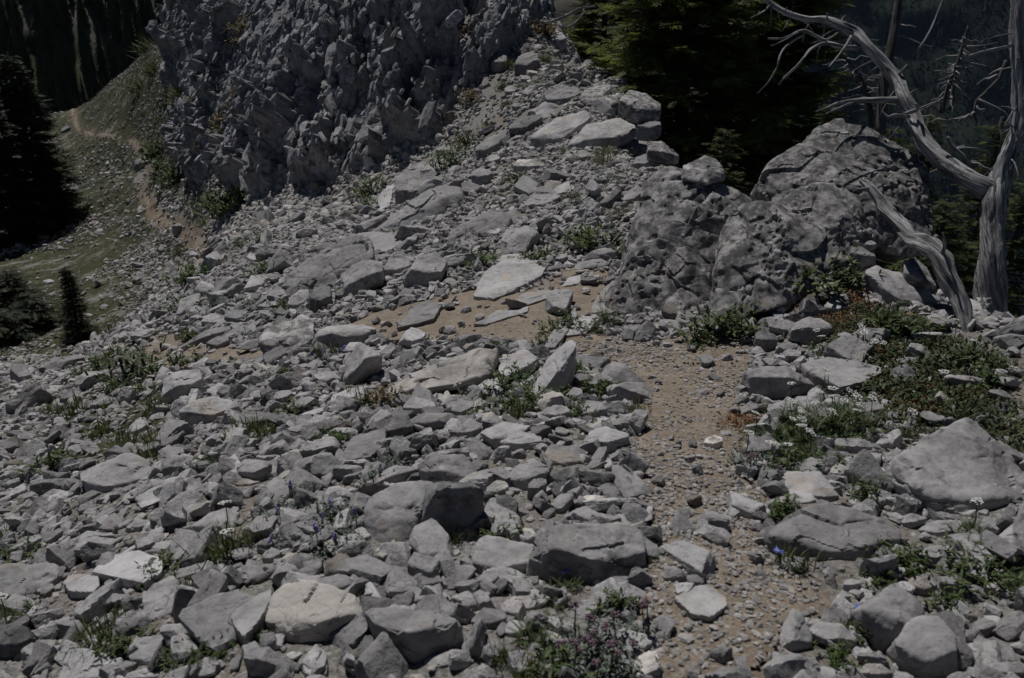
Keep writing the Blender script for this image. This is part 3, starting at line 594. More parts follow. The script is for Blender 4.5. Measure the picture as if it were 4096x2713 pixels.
E|rock_tan|b|10,1155 80,1095 160,980 270,915|10,1060 90,1000 160,920 270,900|30,920 110,802 200,830 270,885|dark brown-cracked rock, left of the long white-capped slab
E|rock|b|500,1402 640,1442 760,1432 840,1390|490,1362 610,1372 660,1352 840,1376|490,1340 580,1292 760,1302 840,1368|stone with sharp dark triangular front, below the long white-capped slab
E|rock_dark|b|310,1472 400,1492 492,1422|315,1420 410,1400 500,1385|320,1380 370,1272 460,1290 500,1370|blackish upright stone, below the left end of the white-capped slab
E|rock|b|420,1300 530,1320 650,1290|420,1260 530,1265 655,1250|440,1220 500,1182 640,1220|grey stone with dark hollow, under the white-capped slab
E|rock_pale|b|730,1310 840,1342 935,1260|725,1270 830,1290 935,1240|730,1230 800,1205 920,1210|light flat slab stone, right of the stone with dark hollow
E|rock_pale|b|800,1460 880,1482 975,1440|800,1430 880,1430 975,1400|820,1390 880,1322 970,1370|light angular block, below the light flat slab stone
E|rock_cream|b|970,1390 1050,1442 1145,1400|970,1350 1060,1370 1145,1380|975,1300 1040,1282 1140,1360|cream-faced block, among leaves below the tilted slab
E|rock|b|1380,1330 1480,1362 1590,1330|1375,1300 1480,1310 1592,1290|1400,1270 1480,1232 1570,1250|pock-marked stone, below the foot of the tall leaning slab
E|rock_tan|b|1640,1350 1740,1345 1842,1310|1640,1310 1740,1290 1842,1270|1660,1250 1700,1202 1800,1220|pale three-sided stone, left of the brown-fronted block
E|rock_tan|b|1840,1195 1950,1235 2110,1250 2155,1205|1835,1150 1920,1110 2050,1160 2140,1190|1830,1112 1960,1082 2100,1082 2160,1150|brown-fronted block, at the left edge of the path
E|rock_cream|b|1720,1045 1800,1080 1870,1110|1715,1030 1800,1060 1890,1095|1715,1012 1740,1000 1890,1080|bar-shaped cream stone, above the brown-fronted block
E|rock_pale|b|960,1120 1040,1150 1140,1110|955,1090 1040,1100 1140,1080|960,1070 1030,1037 1130,1060|smooth light stone, under the flat tilted slab
E|rock|b|870,1180 930,1212 982,1180|870,1140 930,1150 982,1140|880,1110 930,1100 975,1120|small grey stone, below the right end of the white-capped slab
E|rock|b|1060,1240 1140,1262 1212,1220|1060,1210 1140,1210 1212,1200|1075,1185 1140,1172 1205,1190|dull flat stone, among the leaves left of the leaning slab
E|rock_pale|b|1550,1230 1610,1250 1672,1190|1550,1190 1610,1190 1672,1160|1570,1140 1620,1112 1670,1130|upright pale stone, right of the leaning slab's foot
E|rock_tan|s.05|1730,600 1760,500 1880,375 1942,400 1920,520 1860,600|||tall flush slab with a dark cleft, against the pitted outcrop
E|rock_tan|s.04|1530,700 1640,620 1760,600 1790,640 1700,740 1560,760|||brownish plate, below the tall flush slab
E|rock|s.05|1400,840 1470,720 1620,560 1640,610 1560,740 1480,840|||long narrow plate, edging the path above the leaning slab
E|rock|s.04|10,1568 60,1470 300,1402 310,1500 200,1600 0,1620|||broad planed slab, in the scree above the great cleft boulder
E|rock_pale|b|1105,1550 1250,1580 1390,1540|1100,1500 1250,1510 1395,1490|1130,1450 1250,1420 1380,1450|wide light stone, above the wide grey block
E|rock|b|1290,1440 1350,1462 1402,1430|1290,1410 1350,1420 1402,1400|1300,1392 1350,1380 1395,1385|small cube, above the wide light stone
E|rock_pale|b|1690,1560 1850,1600 1995,1540|1690,1490 1850,1500 1995,1460|1720,1420 1830,1390 1980,1440|light blocky stone, left edge of the path near the small white pebble
D|rock_pit|b|1800,845 1860,915 2000,945 2110,905 2165,840|1805,800 1860,850 2000,880 2120,830 2180,770|1800,780 1850,692 2050,646 2180,660|big rounded boulder, left of the tan-topped box boulder
D|rock_tan|b|2150,860 2230,918 2368,890 2480,812 2560,770|2205,762 2300,742 2380,772 2540,748 2603,712|2200,740 2260,692 2500,676 2603,702|tan-topped box boulder, with small blue flowers before it
D|rock_dark|b|1560,680 1640,695 1720,670|1550,630 1640,640 1720,620|1560,600 1640,570 1710,580|dark blunt boulder, on the low rib at left
D|rock|b|1395,700 1480,730 1590,690|1390,660 1480,670 1590,650|1400,630 1460,602 1560,620|grey block, left of the dark blunt boulder
D|rock_dark|b|1130,690 1200,702 1290,650|1135,650 1200,660 1290,635|1150,625 1210,610 1280,620|dark low rock, at the left end of the low rib
D|rock_pale|b|1312,625 1360,642 1412,612|1310,590 1360,600 1412,590|1320,560 1360,545 1405,570|pale knob, on the low rib by a silvery bush
D|rock|b|1225,885 1340,860 1480,800 1640,730|1225,860 1340,800 1480,750 1640,705|1240,840 1340,770 1450,710 1620,690|long broken ledge, along the edge of the dirt patch
D|rock|b|1430,850 1500,880 1580,830|1430,810 1500,830 1585,790|1450,790 1520,760 1580,770|grey stone, fallen below the long broken ledge
D|rock_pale|b|1110,1275 1220,1200 1330,1160 1400,1110|1120,1180 1220,1110 1330,1090 1400,1060|1130,1070 1180,1022 1300,995 1390,990|pale slabby outcrop, left of centre
D|rock|b|1240,1330 1330,1390 1480,1400 1650,1300|1240,1290 1310,1292 1480,1310 1650,1250|1240,1270 1350,1202 1480,1172 1640,1220|pyramid boulder, below the pale slabby outcrop
D|rock_tan|b|1310,1390 1370,1400 1430,1360|1305,1340 1370,1350 1430,1340|1320,1290 1360,1270 1410,1320|cream-brown wedge, leaning on the pyramid boulder
D|rock|b|410,1235 480,1245 555,1180|410,1200 480,1190 555,1160|430,1170 490,1140 550,1140|dark-ended stone, on the green slope at left
D|rock|b|620,1270 720,1295 820,1260|620,1240 720,1240 820,1220|640,1210 730,1172 810,1190|grey hump, among the grass at left
D|rock_pale|b|870,1460 940,1475 1020,1410|865,1430 940,1420 1020,1380|880,1410 940,1340 1010,1335|light leaning slab, in the grass below the grey hump
D|rock|b|2160,1430 2250,1460 2380,1400|2155,1400 2250,1410 2380,1370|2180,1370 2260,1342 2370,1350|flat light-topped stone, above the broad planed slab
D|rock|b|1620,980 1690,1005 1770,960|1620,950 1690,960 1770,930|1640,930 1700,905 1760,915|grey stone, right of the dirt patch
D|rock_dark|b|2140,620 2210,640 2300,600|2140,500 2210,520 2300,480|2160,450 2220,400 2290,420|shadowed upright block, left end of the rib of rocks
D|rock_dark|b|1900,640 1950,662 2010,655|1900,600 1950,610 2005,620|1910,590 1945,548 2000,640|pointed dark stone, before the rib of rocks
D|rock|b|1990,600 2060,625 2140,600|1990,540 2060,550 2140,500|2000,500 2070,440 2140,430|cracked grey boulder, left of the shadowed upright block
D|rock|b|1850,520 1900,550 1980,520|1850,480 1900,490 1980,470|1860,450 1910,430 1970,440|grey chunk, above the pointed dark stone
D|rock_tan|b|900,790 980,820 1060,770|900,760 980,765 1060,735|920,740 980,712 1050,715|flat tan stone, above the dirt patch at left
D|rock_tan|b|1200,750 1260,760 1310,735|1200,725 1260,725 1310,715|1205,712 1250,702 1300,708|small ochre stone, above the dirt patch
B|rock_pit|b|1680,742 1750,805 1880,805 1955,745|1665,700 1760,760 1870,740 1960,690|1660,690 1700,612 1780,572 1940,522 2010,590|high pitted boulder, below the tips of the fir branches
B|rock_pit|b11.6|1950,745 2060,835 2205,825|1925,690 2050,760 2215,760|1925,680 2010,612 2120,650 2220,720|round pitted boulder, shaded by the fir
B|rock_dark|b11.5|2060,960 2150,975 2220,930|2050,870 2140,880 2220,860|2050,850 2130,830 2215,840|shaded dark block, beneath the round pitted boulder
B|rock_tan|b|1310,1005 1380,1055 1560,1000 1720,840|1310,962 1530,955 1640,875 1730,815|1330,930 1480,822 1700,762 1730,800|large sloping slab, left of two in the boulder cluster
B|rock_tan|b|1570,1065 1740,1075 1900,1025 2045,950|1565,1010 1740,960 1900,950 2050,895|1570,980 1690,852 1940,802 2045,870|bulky sloping slab, right of two in the boulder cluster
B|rock|b|1480,762 1600,755 1650,700|1420,690 1560,680 1650,650|1400,642 1520,582 1650,612|brown-shadowed boulder, behind the large sloping slab
B|rock_dark|b|1170,925 1280,965 1390,880|1160,890 1280,880 1392,810|1160,870 1250,812 1390,782|dark slanting boulder, left of the large sloping slab
B|rock|b|935,1085 980,1115 1110,1070|925,1040 1000,1040 1140,960|930,1020 1000,962 1150,892|dark ledge boulder, left end of the boulder cluster
B|rock|b|995,1150 1050,1165 1102,1120|990,1120 1050,1115 1102,1095|1000,1100 1040,1065 1095,1080|small block, below the dark ledge boulder
B|rock|b|920,1272 980,1312 1055,1232|900,1215 960,1220 1050,1200|900,1190 960,1152 1040,1180|grey block with dark face, in the upper scree
B|rock|b|850,1370 910,1382 975,1325|835,1320 900,1330 975,1300|830,1270 880,1252 970,1290|lozenge stone, below the grey block with dark face
B|rock|b|370,1402 440,1454 545,1395|370,1312 480,1322 585,1305|370,1232 420,1182 520,1172 590,1290|dark-fronted boulder, on the upper left rib
B|rock_tan|b|560,1300 630,1312 700,1290|550,1250 630,1260 700,1250|545,1210 600,1192 690,1240|brown-fronted rock, right of the dark-fronted boulder
B|rock_tan|b|470,1492 560,1465 650,1375|475,1470 560,1420 650,1335|480,1440 560,1332 640,1302|rusty leaning plate, on the upper left rib
B|rock_pale|s.08|230,1480 260,1370 330,1290 370,1270 350,1400 300,1480|||bleached slab, left of the dark-fronted boulder
B|rock|b|1625,1140 1680,1155 1732,1140|1622,1080 1680,1090 1732,1080|1640,1050 1680,1037 1725,1060|white-cornered block, beside the pale grass tuft
B|rock_tan|b|1975,1080 2050,1105 2130,1070|1972,1020 2050,1030 2130,1010|1990,970 2050,950 2125,980|grey-brown block, right of the boulder cluster
B|rock_tan|b|2025,1180 2100,1195 2210,1150|2022,1130 2100,1130 2210,1110|2040,1090 2110,1062 2200,1085|tilted brown-grey block, below the grey-brown block
B|rock_pit|b10.3|2125,1110 2230,1130 2340,1130|2120,1040 2230,1050 2345,1080|2130,980 2220,970 2330,1060|pitted boulder, under the low fir branches
B|rock_cream|b|1195,1200 1300,1215 1420,1190|1190,1150 1300,1150 1420,1150|1220,1105 1320,1100 1410,1130|white-topped stone, in front of the boulder cluster
B|rock_tan|b|1275,1452 1430,1465 1522,1380|1270,1425 1400,1420 1525,1360|1270,1410 1370,1292 1440,1282 1520,1350|broad brown-grey boulder, middle of the saddle rocks
B|rock_dark|b|1785,1440 1850,1465 1945,1330|1785,1410 1850,1400 1945,1320|1790,1400 1880,1322 1940,1310|leaning dark plate, left of the pitted outcrop
B|rock|b|1945,1430 2020,1440 2100,1360|1940,1390 2020,1380 2105,1320|1960,1350 2030,1285 2100,1300|ribbed grey stone, left of the pitted outcrop
B|rock_pale|b|680,655 780,690 860,680|700,600 790,610 870,580|740,560 800,495 875,520|pale cliff-foot block, below the cliff
B|rock|b|1450,345 1500,372 1560,330|1445,270 1500,280 1560,260|1450,230 1490,195 1550,240|lone boulder, on the crest by the dead branches
B|rock|b|1035,490 1090,512 1150,480|1032,420 1090,430 1150,420|1045,380 1085,352 1140,380|weathered block, on the rubble below the crest
B|rock|b|1200,510 1280,535 1370,470|1200,440 1280,450 1370,410|1220,390 1290,352 1365,360|seamed block, right of the weathered block
B|rock_pale|b|1240,572 1275,582 1312,570|1240,545 1275,550 1312,545|1245,525 1280,518 1308,530|little square white stone, on the rubble slope
B|rock|b|1130,660 1170,672 1225,650|1128,630 1170,635 1225,625|1135,605 1180,590 1220,610|little cubic stone, on the rubble slope
B|rock_tan|b|1182,770 1215,782 1248,765|1180,735 1215,740 1248,735|1185,715 1215,708 1244,715|tan square stone, on the rubble slope
B|rock_pale|s.08|540,1185 600,1140 680,1110 790,1100 780,1130 680,1170|||bright flat slab, before the round green bush
B|rock|b|650,1080 720,1092 790,1070|650,1040 720,1040 790,1035|670,1015 720,1002 785,1020|grey slab, above the round green bush
-|rock_pit|B6.3|3050,760 3250,860 3480,980 3600,1020 3745,1000|3070,712 3250,715 3400,730 3560,730 3742,790|3050,675 3130,610 3240,530 3340,467 3375,478 3470,500 3540,540 3610,585 3680,602 3737,670|tall pale peaked boulder, under the dead tree's arm
-|rock|B|1080,1245 1250,1235 1400,1165 1505,1095|1090,1180 1230,1130 1380,1060 1495,1015|1150,1100 1300,990 1420,930 1480,950|long bedrock rib, stepping up from the dirt patch towards the saddle
-|rock_pale|B|1480,965 1600,935 1750,865 1855,800|1480,930 1600,880 1760,800 1850,770|1520,900 1650,800 1760,740 1840,748|tilted bedrock ledge, above the cube-like boulder
-|rock|B|1800,985 1950,965 2085,905|1810,950 1950,920 2080,870|1830,905 1950,842 2065,830|stepped bedrock ledge, right of the tilted bedrock ledge
-|rock|B|2030,560 2180,540 2330,470|2040,520 2180,490 2330,430|2080,470 2200,400 2310,380|low ledge of bedrock, on the crest left of the fir tips
-|rock|B|1560,760 1680,740 1790,690|1560,730 1680,700 1790,650|1590,690 1690,640 1780,620|slanting ledge, at the foot of the cliff's right end
A|cliff|b|1105,540 1130,610 1200,600 1280,600|1110,480 1160,490 1290,480|1110,440 1150,370 1250,360 1300,420|overhanging dark buttress, far left end of the cliff
A|rock_dark|b|930,1180 970,1190 1050,1130|930,1140 980,1130 1050,1110|940,1110 980,1090 1040,1100|dark rock, beside the far footpath bend
A|rock_dark|b|415,935 450,930 480,890|420,910 450,900 482,880|430,890 455,870 480,872|small dark rock, on the far slope left of the footpath
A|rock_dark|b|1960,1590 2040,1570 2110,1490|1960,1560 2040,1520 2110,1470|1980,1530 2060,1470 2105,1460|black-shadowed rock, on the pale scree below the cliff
'''
def P2(s, c): return [px(c, *map(float, q.split(','))) for q in s.split()]
REFS = []          # (name phrase, px, py, half width px)
HPOS = []
_seen_labels = {}
def build_hero(line, k, root=None):
    c, mat, kind, lo, ri, to, label = line.split('|'); lo, ri, to = P2(lo, c), P2(ri, c), P2(to, c)
    allp = np.array(lo + ri + to); W = np.ptp(allp[:, 0]); xm = .5 * (allp[:, 0].max() + allp[:, 0].min())
    cx, cy = xm, allp[:, 1].mean()
    if kind[0] == 's':
        h = float(kind[1:]); P = []; dm = cast(cx, cy)[1]; h = max(h, .004 * dm)
        for x, y in lo:
            v, d = cast(x, y, h)
            d = min(max(d, dm * .75), dm * 1.3); v = at(x, y, d)
            P.append(v); n = ray(x, y); n = n / np.linalg.norm(n); P.append(v + np.array([0, 0, -h * 2.2]) + n * h * .2)
        P = np.array(P); amp = .5
    else:
        low = sorted(lo, key=lambda q: -q[1]); yb = low[0][1]
        D0 = float(kind[1:]) if len(kind) > 1 else cast(.5 * xm + .5 * low[0][0], min(yb, 2900.) - .12 * np.ptp(allp[:, 1]))[1]
        s = D0 / F; P = []
        ry = lambda x: np.interp(x, [q[0] for q in ri], [q[1] for q in ri])
        yr0 = (CY - yb) / F; fa = PITCH + R(46 if kind[0] == 'B' else 80); ta = PITCH + R(22 if kind[0] == 'B' else 15)
        kf = math.cos(fa) / (math.sin(fa) - yr0 * math.cos(fa)); kt = min(math.cos(ta) / (math.sin(ta) - yr0 * math.cos(ta)), 2.2)
        dep = lambda x, y: kf * max(yb - y, 0) * s + .22 * W * s * ((x - xm) / (W * .5)) ** 2
        for x, y in lo + ri: P.append(at(x, y, D0 + dep(x, y)))
        for x, y in to:
            yr = min(ry(x), yb); d = D0 + dep(x, yr) + kt * max(yr - y, 0) * s + .04 * W * s
            v = at(x, y, d); P.append(v)
            P.append(v + np.array([0, .25 * W * s, -.9 * max(yb - y, 0) * s]))
        for x, y in lo: P.append(at(x, y, D0 + dep(x, y)) + np.array([0, .28 * W * s, -.12 * W * s]))
        P = np.array(P); amp = .8
    base = np.array([P[:, 0].mean(), P[:, 1].mean(), P[:, 2].min()])
    wpx = W / 4
    lev = 6 if wpx > 140 and mat == 'rock_pit' else 5 if wpx > 90 else 4 if wpx > 32 else 3
    big = mat in ('rock_pit', 'cliff')
    V, T = hull_rock(P - base, lev, 100 + k, p=60, amp=amp * (1.35 if big else 1.1), cell=.36 if big else .34, pits=.60 if big and wpx > 90 else .25 if big else 0)
    name = 'boulder' if wpx > 45 else 'slab' if kind[0] == 's' else 'rock'
    me = mesh_np('rock_mass' if root is not None else name, V, T, lev > 3)
    if lev > 3:
        try: me.set_sharp_from_angle(angle=R(38))
        except Exception: pass
    if big and wpx > 130:
        pass
    if root is not None:
        o = link('rock_mass', me, tuple(base - np.array(root.location)), parent=root, mat=M[mat]); Wp = V[:, :2]; HPOS.append((base[:2] + Wp.mean(0), np.linalg.inv(np.cov(Wp.T) + 1e-6 * np.eye(2)))); return o
    o = link(name, me, base, mat=M[mat])
    ref = label.split(',')[0].strip(); lab = label.replace(',', '')
    assert lab not in _seen_labels, lab
    _seen_labels[lab] = 1
    assert 4 <= len(lab.split()) <= 16, (lab, len(lab.split()))
    tag(o, lab, 'boulder' if wpx > 45 else 'slab' if kind[0] == 's' else 'rock', 'boulders and slabs of the saddle')
    REFS.append((ref, cx, cy, W / 2)); Wp = V[:, :2]; HPOS.append((base[:2] + Wp.mean(0), np.linalg.inv(np.cov(Wp.T) + 1e-6 * np.eye(2))))
    return o
for k, ln in enumerate([l for l in HERO.strip().split('\n') if l]): build_hero(ln, k)

OUTCROP = """
-|rock_pit|B|2425,1335 2500,1380 2690,1345 2870,1300 3060,1250|2445,1190 2560,980 2760,850 2960,850 3075,900|2500,1000 2565,770 2600,690 2660,656 2800,690 2960,740 3060,790|a, b c d
-|rock_pit|B5.3|2860,1300 2980,1270 3120,1230 3270,1170|2880,1060 2980,930 3140,900 3290,970|2900,860 2980,790 3100,795 3220,832 3300,890|a, b c e
-|rock_pit|B5.5|3130,1200 3330,1170 3440,1140 3515,1070|3130,930 3330,880 3420,880 3500,925|3080,790 3200,742 3290,716 3370,720 3412,768 3475,835|a, b c f
-|rock_pit|B6.3|2735,715 2830,735 2897,715|2732,685 2830,690 2897,690|2735,662 2820,620 2870,640 2895,680|a, b c h
"""
oc = tag(link('rock_outcrop', None, tuple(cast(2700, 1320)[0])), 'great pitted grey outcrop of fissured limestone right of the saddle', 'outcrop')
for k, ln in enumerate(OUTCROP.strip().split('\n')): build_hero(ln, 400 + k, oc)
REFS.append(('great pitted grey outcrop', 2830, 1010, 420))

# where small plants grow (crop pixels: x, y, radius, kind)
PLANTS = '''
D:960,1030,110,herb 830,1090,80,grass 1070,1270,95,grass 650,1010,70,herb 520,1280,80,grass 560,1230,50,grass 700,1420,85,grass 900,1500,110,grass 1090,1490,95,grass 1740,1430,110,grass 1840,1470,80,grass 2020,1300,60,herb 2330,1490,60,bush 1930,1050,50,herb 1350,370,75,bush 1270,560,60,herb 1850,320,65,bush 1330,770,50,herb 230,1200,60,grass 330,1290,60,grass 1230,970,75,herb 1500,540,60,silver 1250,180,45,grass 1640,160,45,herb 1830,110,45,bush 780,720,45,grass 870,1110,60,fern 1400,470,60,silver 420,1300,50,grass 1000,1150,60,herb 760,1250,50,grass 1960,1380,50,herb 2180,1400,45,grass 1720,560,40,herb 1980,570,40,bush
G:390,110,90,herb 120,720,75,herb 40,590,60,grass 700,1250,125,grass 850,1190,80,grass 870,1330,80,herb 1300,960,75,grass 1090,890,65,herb 1160,770,60,herb 1550,680,120,grass 1460,640,70,grass 1800,570,70,grass 1540,1150,80,grass 1480,1330,120,fern 1330,1480,110,fern 1560,1260,95,fern 1800,1310,60,fern 1450,90,60,herb 1020,50,80,grass 40,1120,55,grass 1250,1420,80,herb 690,1340,80,grass 230,1080,50,herb 1480,720,50,herb 1700,620,60,grass
H:790,590,60,grass 1100,560,60,herb 1230,920,70,fern 1480,1020,85,fern 1340,1280,115,fern 1430,1180,75,fern 1900,1070,80,herb 1120,1420,85,grass 1300,1540,100,grass 2150,760,50,grass 1500,1530,110,herb 980,520,45,herb 1600,930,60,fern
I:680,410,80,bush 790,60,90,herb 1390,730,70,bush 1550,790,80,bush 1360,880,75,herb 1330,940,55,herb 1990,650,115,fern 1980,560,60,fern 1960,840,95,herb 2120,790,95,herb 2280,880,90,fern 1270,310,70,herb 1230,1280,60,herb 1060,1430,65,bush 1800,1030,70,herb 1130,110,50,bush 2330,1000,70,herb 2270,730,70,fern 900,50,80,fern 1250,260,45,grass
F:350,690,95,herb 1400,650,105,grass 1480,700,95,herb 1350,720,85,mat 1300,840,115,mat 1500,950,135,mat 1450,1100,145,mat 1340,1060,105,mat 1600,1150,145,mat 1750,1100,120,mat 1900,1150,120,mat 1850,900,145,mat 2000,920,95,herb 1650,1250,130,mat 1800,1280,130,mat 2000,1220,110,mat 2100,1350,125,mat 2200,1480,135,mat 1550,1350,95,mat 1700,1420,80,mat 430,1350,75,rust 1190,500,80,rust 1240,560,70,mat 1100,480,60,mat 960,560,60,mat 780,510,55,rust 1450,830,90,mat 1720,800,100,mat 1600,740,80,grass 2050,1080,80,herb 2300,1420,90,mat 1950,1030,80,mat 1230,980,60,mat 1150,650,70,mat 1080,640,55,rust 1700,960,70,grass 2180,960,85,grass 1900,1380,60,mat 1020,690,55,mat
E:110,1220,95,grass 280,1210,60,ochre 1000,260,60,bush 1310,240,40,bush 1410,220,50,bush 1640,100,60,bush 1750,130,80,bush 1980,190,50,bush 1820,640,90,fern 1730,720,70,fern 1880,540,60,bush 1560,690,60,herb 1490,740,50,herb 1200,1050,80,herb 1130,1130,80,herb 1260,1220,70,herb 1140,1290,80,herb 1220,1310,60,grass 1340,1250,60,herb 1080,1000,50,bush 1500,1210,60,bush 1620,1040,60,bush 1780,1150,60,bush 1620,1290,50,herb 2050,1300,70,dry 910,1170,50,herb 960,1310,50,herb 1110,860,35,herb 1390,830,45,herb 920,40,45,grass
B:870,980,75,grass 760,1140,70,bush 230,1330,60,bush 190,1430,50,bush 1530,1060,50,fern 1820,1110,80,dry 1840,1060,60,grass 1230,1260,45,herb 1590,1370,50,dry 1640,1410,50,silver 1930,1270,50,silver 840,330,80,ochre 860,230,70,ochre 1340,590,60,fern 1410,410,50,grass 1370,220,55,ochre 1280,120,40,ochre 1150,730,40,grass 1900,1490,50,dry 1000,320,40,fern 1110,600,35,grass 1010,900,45,dry 890,680,40,ochre 320,90,55,ochre 730,660,35,ochre 1170,450,40,grass 1740,320,30,ochre
A:1720,230,70,ochre 1580,870,65,ochre 2130,530,50,bush 1960,1040,55,ochre 1560,1440,95,bush 1680,1390,75,bush 1250,1240,80,herb 1110,1060,75,bush 1190,1160,65,herb 1030,330,60,grass 960,590,60,grass 2290,900,60,ochre 1690,690,55,ochre 1500,640,45,ochre 2330,880,50,grass 1210,740,60,herb 1360,770,50,ochre 1250,650,60,grass 1060,480,55,grass 1180,900,55,grass
C:640,1350,70,dry 450,1290,55,bush
'''
PPOS = []
for ln in PLANTS.strip().split('\n'):
    c, rest = ln.split(':')
    for q in rest.split():
        x, y, r, k = q.split(','); X, Y = px(c, float(x), float(y)); P, d = cast(X, Y + float(r) / KC * .45); PPOS.append((P[0], P[1], float(r) / KC / F * d * .75))
for c, x, y, r in (('H', 1700, 1330, 190), ('H', 1880, 1450, 170), ('H', 1600, 1440, 130), ('F', 720, 1390, 150), ('F', 950, 1400, 190), ('F', 1150, 1400, 150), ('F', 850, 1490, 140), ('H', 350, 140, 100), ('H', 60, 400, 95), ('G', 2250, 480, 90), ('F', 230, 740, 100), ('F', 850, 400, 110)):
    X, Y = px(c, x, y); P, d = cast(X, Y + r / KC * .45); PPOS.append((P[0], P[1], r / KC / F * d * .75))

# ---------------------------------------------------------------- the cliff: a ribbed face with blocks standing proud
CLIFF = [(640,230),(645,340),(735,355),(765,430),(725,500),(705,610),(765,720),(840,690),(900,650),(935,775),(1020,800),(1110,735),(1300,725),(1500,645),(1640,560),(1750,560),(1790,430),(1890,320),(1990,240),(2090,130),(2170,60),(2190,-20),(2190,-320),(690,-320),(690,90)]
def inpx(x, y, poly):
    return inpoly(np.asarray(x, float), np.asarray(y, float), np.array(poly, float))
pa, pb = cast(1500, 420)[0], cast(1540, 300)[0]
RIB = (pb - pa) / np.linalg.norm(pb - pa)
def cast_many(x, y):
    x, y = np.asarray(x, float), np.asarray(y, float); res = []
    for a, b in zip(np.array_split(x, max(1, len(x) // 3000)), np.array_split(y, max(1, len(y) // 3000))):
        xr, yr = (a - CX) / F, (CY - b) / F; v = np.stack([xr, cp + sp * yr, -sp + cp * yr], 1)
        hyp = np.hypot(v[:, 0], v[:, 1]); er = v[:, 2] / hyp; t = np.clip((np.arctan2(v[:, 0], v[:, 1]) - TH[0]) / (TH[1] - TH[0]), 0, NT - 1.001)
        i = t.astype(int); f = (t - i)[:, None]; e = EG[i] * (1 - f) + EG[i + 1] * f
        hit = e >= er[:, None]; j = np.where(hit.any(1), hit.argmax(1), NR - 1); j = np.maximum(j, 1); ar = np.arange(len(j))
        e0, e1 = e[ar, j - 1], e[ar, j]; w_ = np.clip((er - e0) / np.maximum(e1 - e0, 1e-9), 0, 1)
        d = np.exp(LR[j - 1] + (LR[1] - LR[0]) * w_) / hyp; res.append(v * d[:, None] + np.array([0, 0, CAMZ]))
    return np.concatenate(res)
side = np.cross(RIB, np.array([.25, -.8, .55])); side /= np.linalg.norm(side); out = np.cross(side, RIB)
if out[1] > 0: out = -out; side = -side
BASIS = np.stack([RIB, side, out], 1)
# the face is surveyed on a plane grid and carried along its outward direction onto the slope
O_ = cast(1300, 400)[0]; gs, gtt = np.meshgrid(np.arange(-34, 34, .105), np.arange(-13, 20, .105), indexing='ij')
B0 = O_ + gs.ravel()[:, None] * side + gtt.ravel()[:, None] * RIB; hh = np.full(len(B0), np.nan); prev = None
for h_ in np.arange(16, -20, -.6):
    Pq = B0 + h_ * out; f_ = Pq[:, 2] - hz(Pq[:, 0], Pq[:, 1])
    if prev is not None:
        hit = np.isnan(hh) & (prev > 0) & (f_ <= 0); hh[hit] = h_ + .6 * (f_[hit] / (f_[hit] - prev[hit]))
    prev = f_
CPf = B0 + np.nan_to_num(hh)[:, None] * out; CXg, CYg, CDg = [a.reshape(gs.shape) for a in topx(CPf)]
ins = inpx(CXg, CYg, CLIFF) & ~np.isnan(hh).reshape(gs.shape) & (CDg > 14) & (CDg < 46)
fi = ins.astype(float)
for _ in range(7): fi = (fi + np.roll(fi, 1, 0) + np.roll(fi, -1, 0) + np.roll(fi, 1, 1) + np.roll(fi, -1, 1)) / 5
keep = (fi > .02) & ~np.isnan(hh).reshape(gs.shape); CP = CPf.reshape(gs.shape + (3,)); kk = np.nonzero(keep.ravel())[0]
Nc = np.zeros_like(CPf); Nc[kk] = hn(CPf[kk, 0], CPf[kk, 1])
print('cliff verts', len(kk))
q = CPf[kk] @ BASIS
f1, e1 = facet(q * np.array([.34, 1.05, 1.0]) + .25 * fbm(q * .8, 2, 3)[:, None], 21); f2, e2 = facet(q * np.array([1.0, 2.3, 2.2]), 33)
gul = vnoise(q * np.array([.10, .42, .2]) + 3, 41)
dd = .75 * f1 + .32 * f2 - 1.1 * np.clip(1 - np.abs(gul) / .22, 0, 1) + .45 * fbm(q * np.array([.15, .55, .55]), 3, 8) + .10 * fbm(q * 5, 3, 4) + .12 * facet(q * np.array([2.2, 5.5, 5.0]), 55)[0] - .35 * np.clip(1 - e1 / .16, 0, 1)
RIBS = [(930,770,1010,420,62,1.3),(760,720,800,500,72,1.2),(650,350,690,200,52,1.1),(1180,650,1270,330,46,1.1),(1330,650,1440,300,52,1.0),(1500,610,1600,250,56,1.1),(1650,530,1780,200,60,1.0),(1040,330,1120,60,60,1.1),(1280,300,1350,20,70,1.1),(860,380,930,80,52,1.0),(1480,220,1540,-60,60,1.0),(1750,180,1850,-60,60,.9),(1900,310,2010,100,44,.6),(720,180,800,-60,50,.9),(1100,700,1160,560,40,.7)]
X_, Y_ = CXg.ravel()[kk], CYg.ravel()[kk]; wob = 26 * fbm(q * .9, 2, 71)
for x0, y0, x1, y1, w_, a_ in RIBS:
    t = np.clip(((X_ - x0) * (x1 - x0) + (Y_ - y0) * (y1 - y0)) / ((x1 - x0) ** 2 + (y1 - y0) ** 2), 0, 1); di = np.hypot(X_ - x0 - t * (x1 - x0), Y_ - y0 - t * (y1 - y0)) + wob
    dd += .8 * a_ * np.sqrt(np.clip(1 - (np.maximum(di, 0) / w_) ** 2, 0, 1))
dd = np.maximum(dd + .12, -.10 + .25 * f2 + .10 * fbm(q * 5, 3, 4))
edge = np.clip((fi.ravel()[kk] - .35) / .5, -.6, 1)
nn = Nc[kk] * .6 + out * .4; nn /= np.linalg.norm(nn, axis=1)[:, None]
CPf[kk] += nn * ((dd + .30) * np.clip(edge, 0, 1) + np.minimum(edge, 0) * .5)[:, None]
id_ = np.arange(CXg.size).reshape(CXg.shape)
qd = np.stack([id_[:-1, :-1], id_[1:, :-1], id_[1:, 1:], id_[:-1, 1:]], -1)
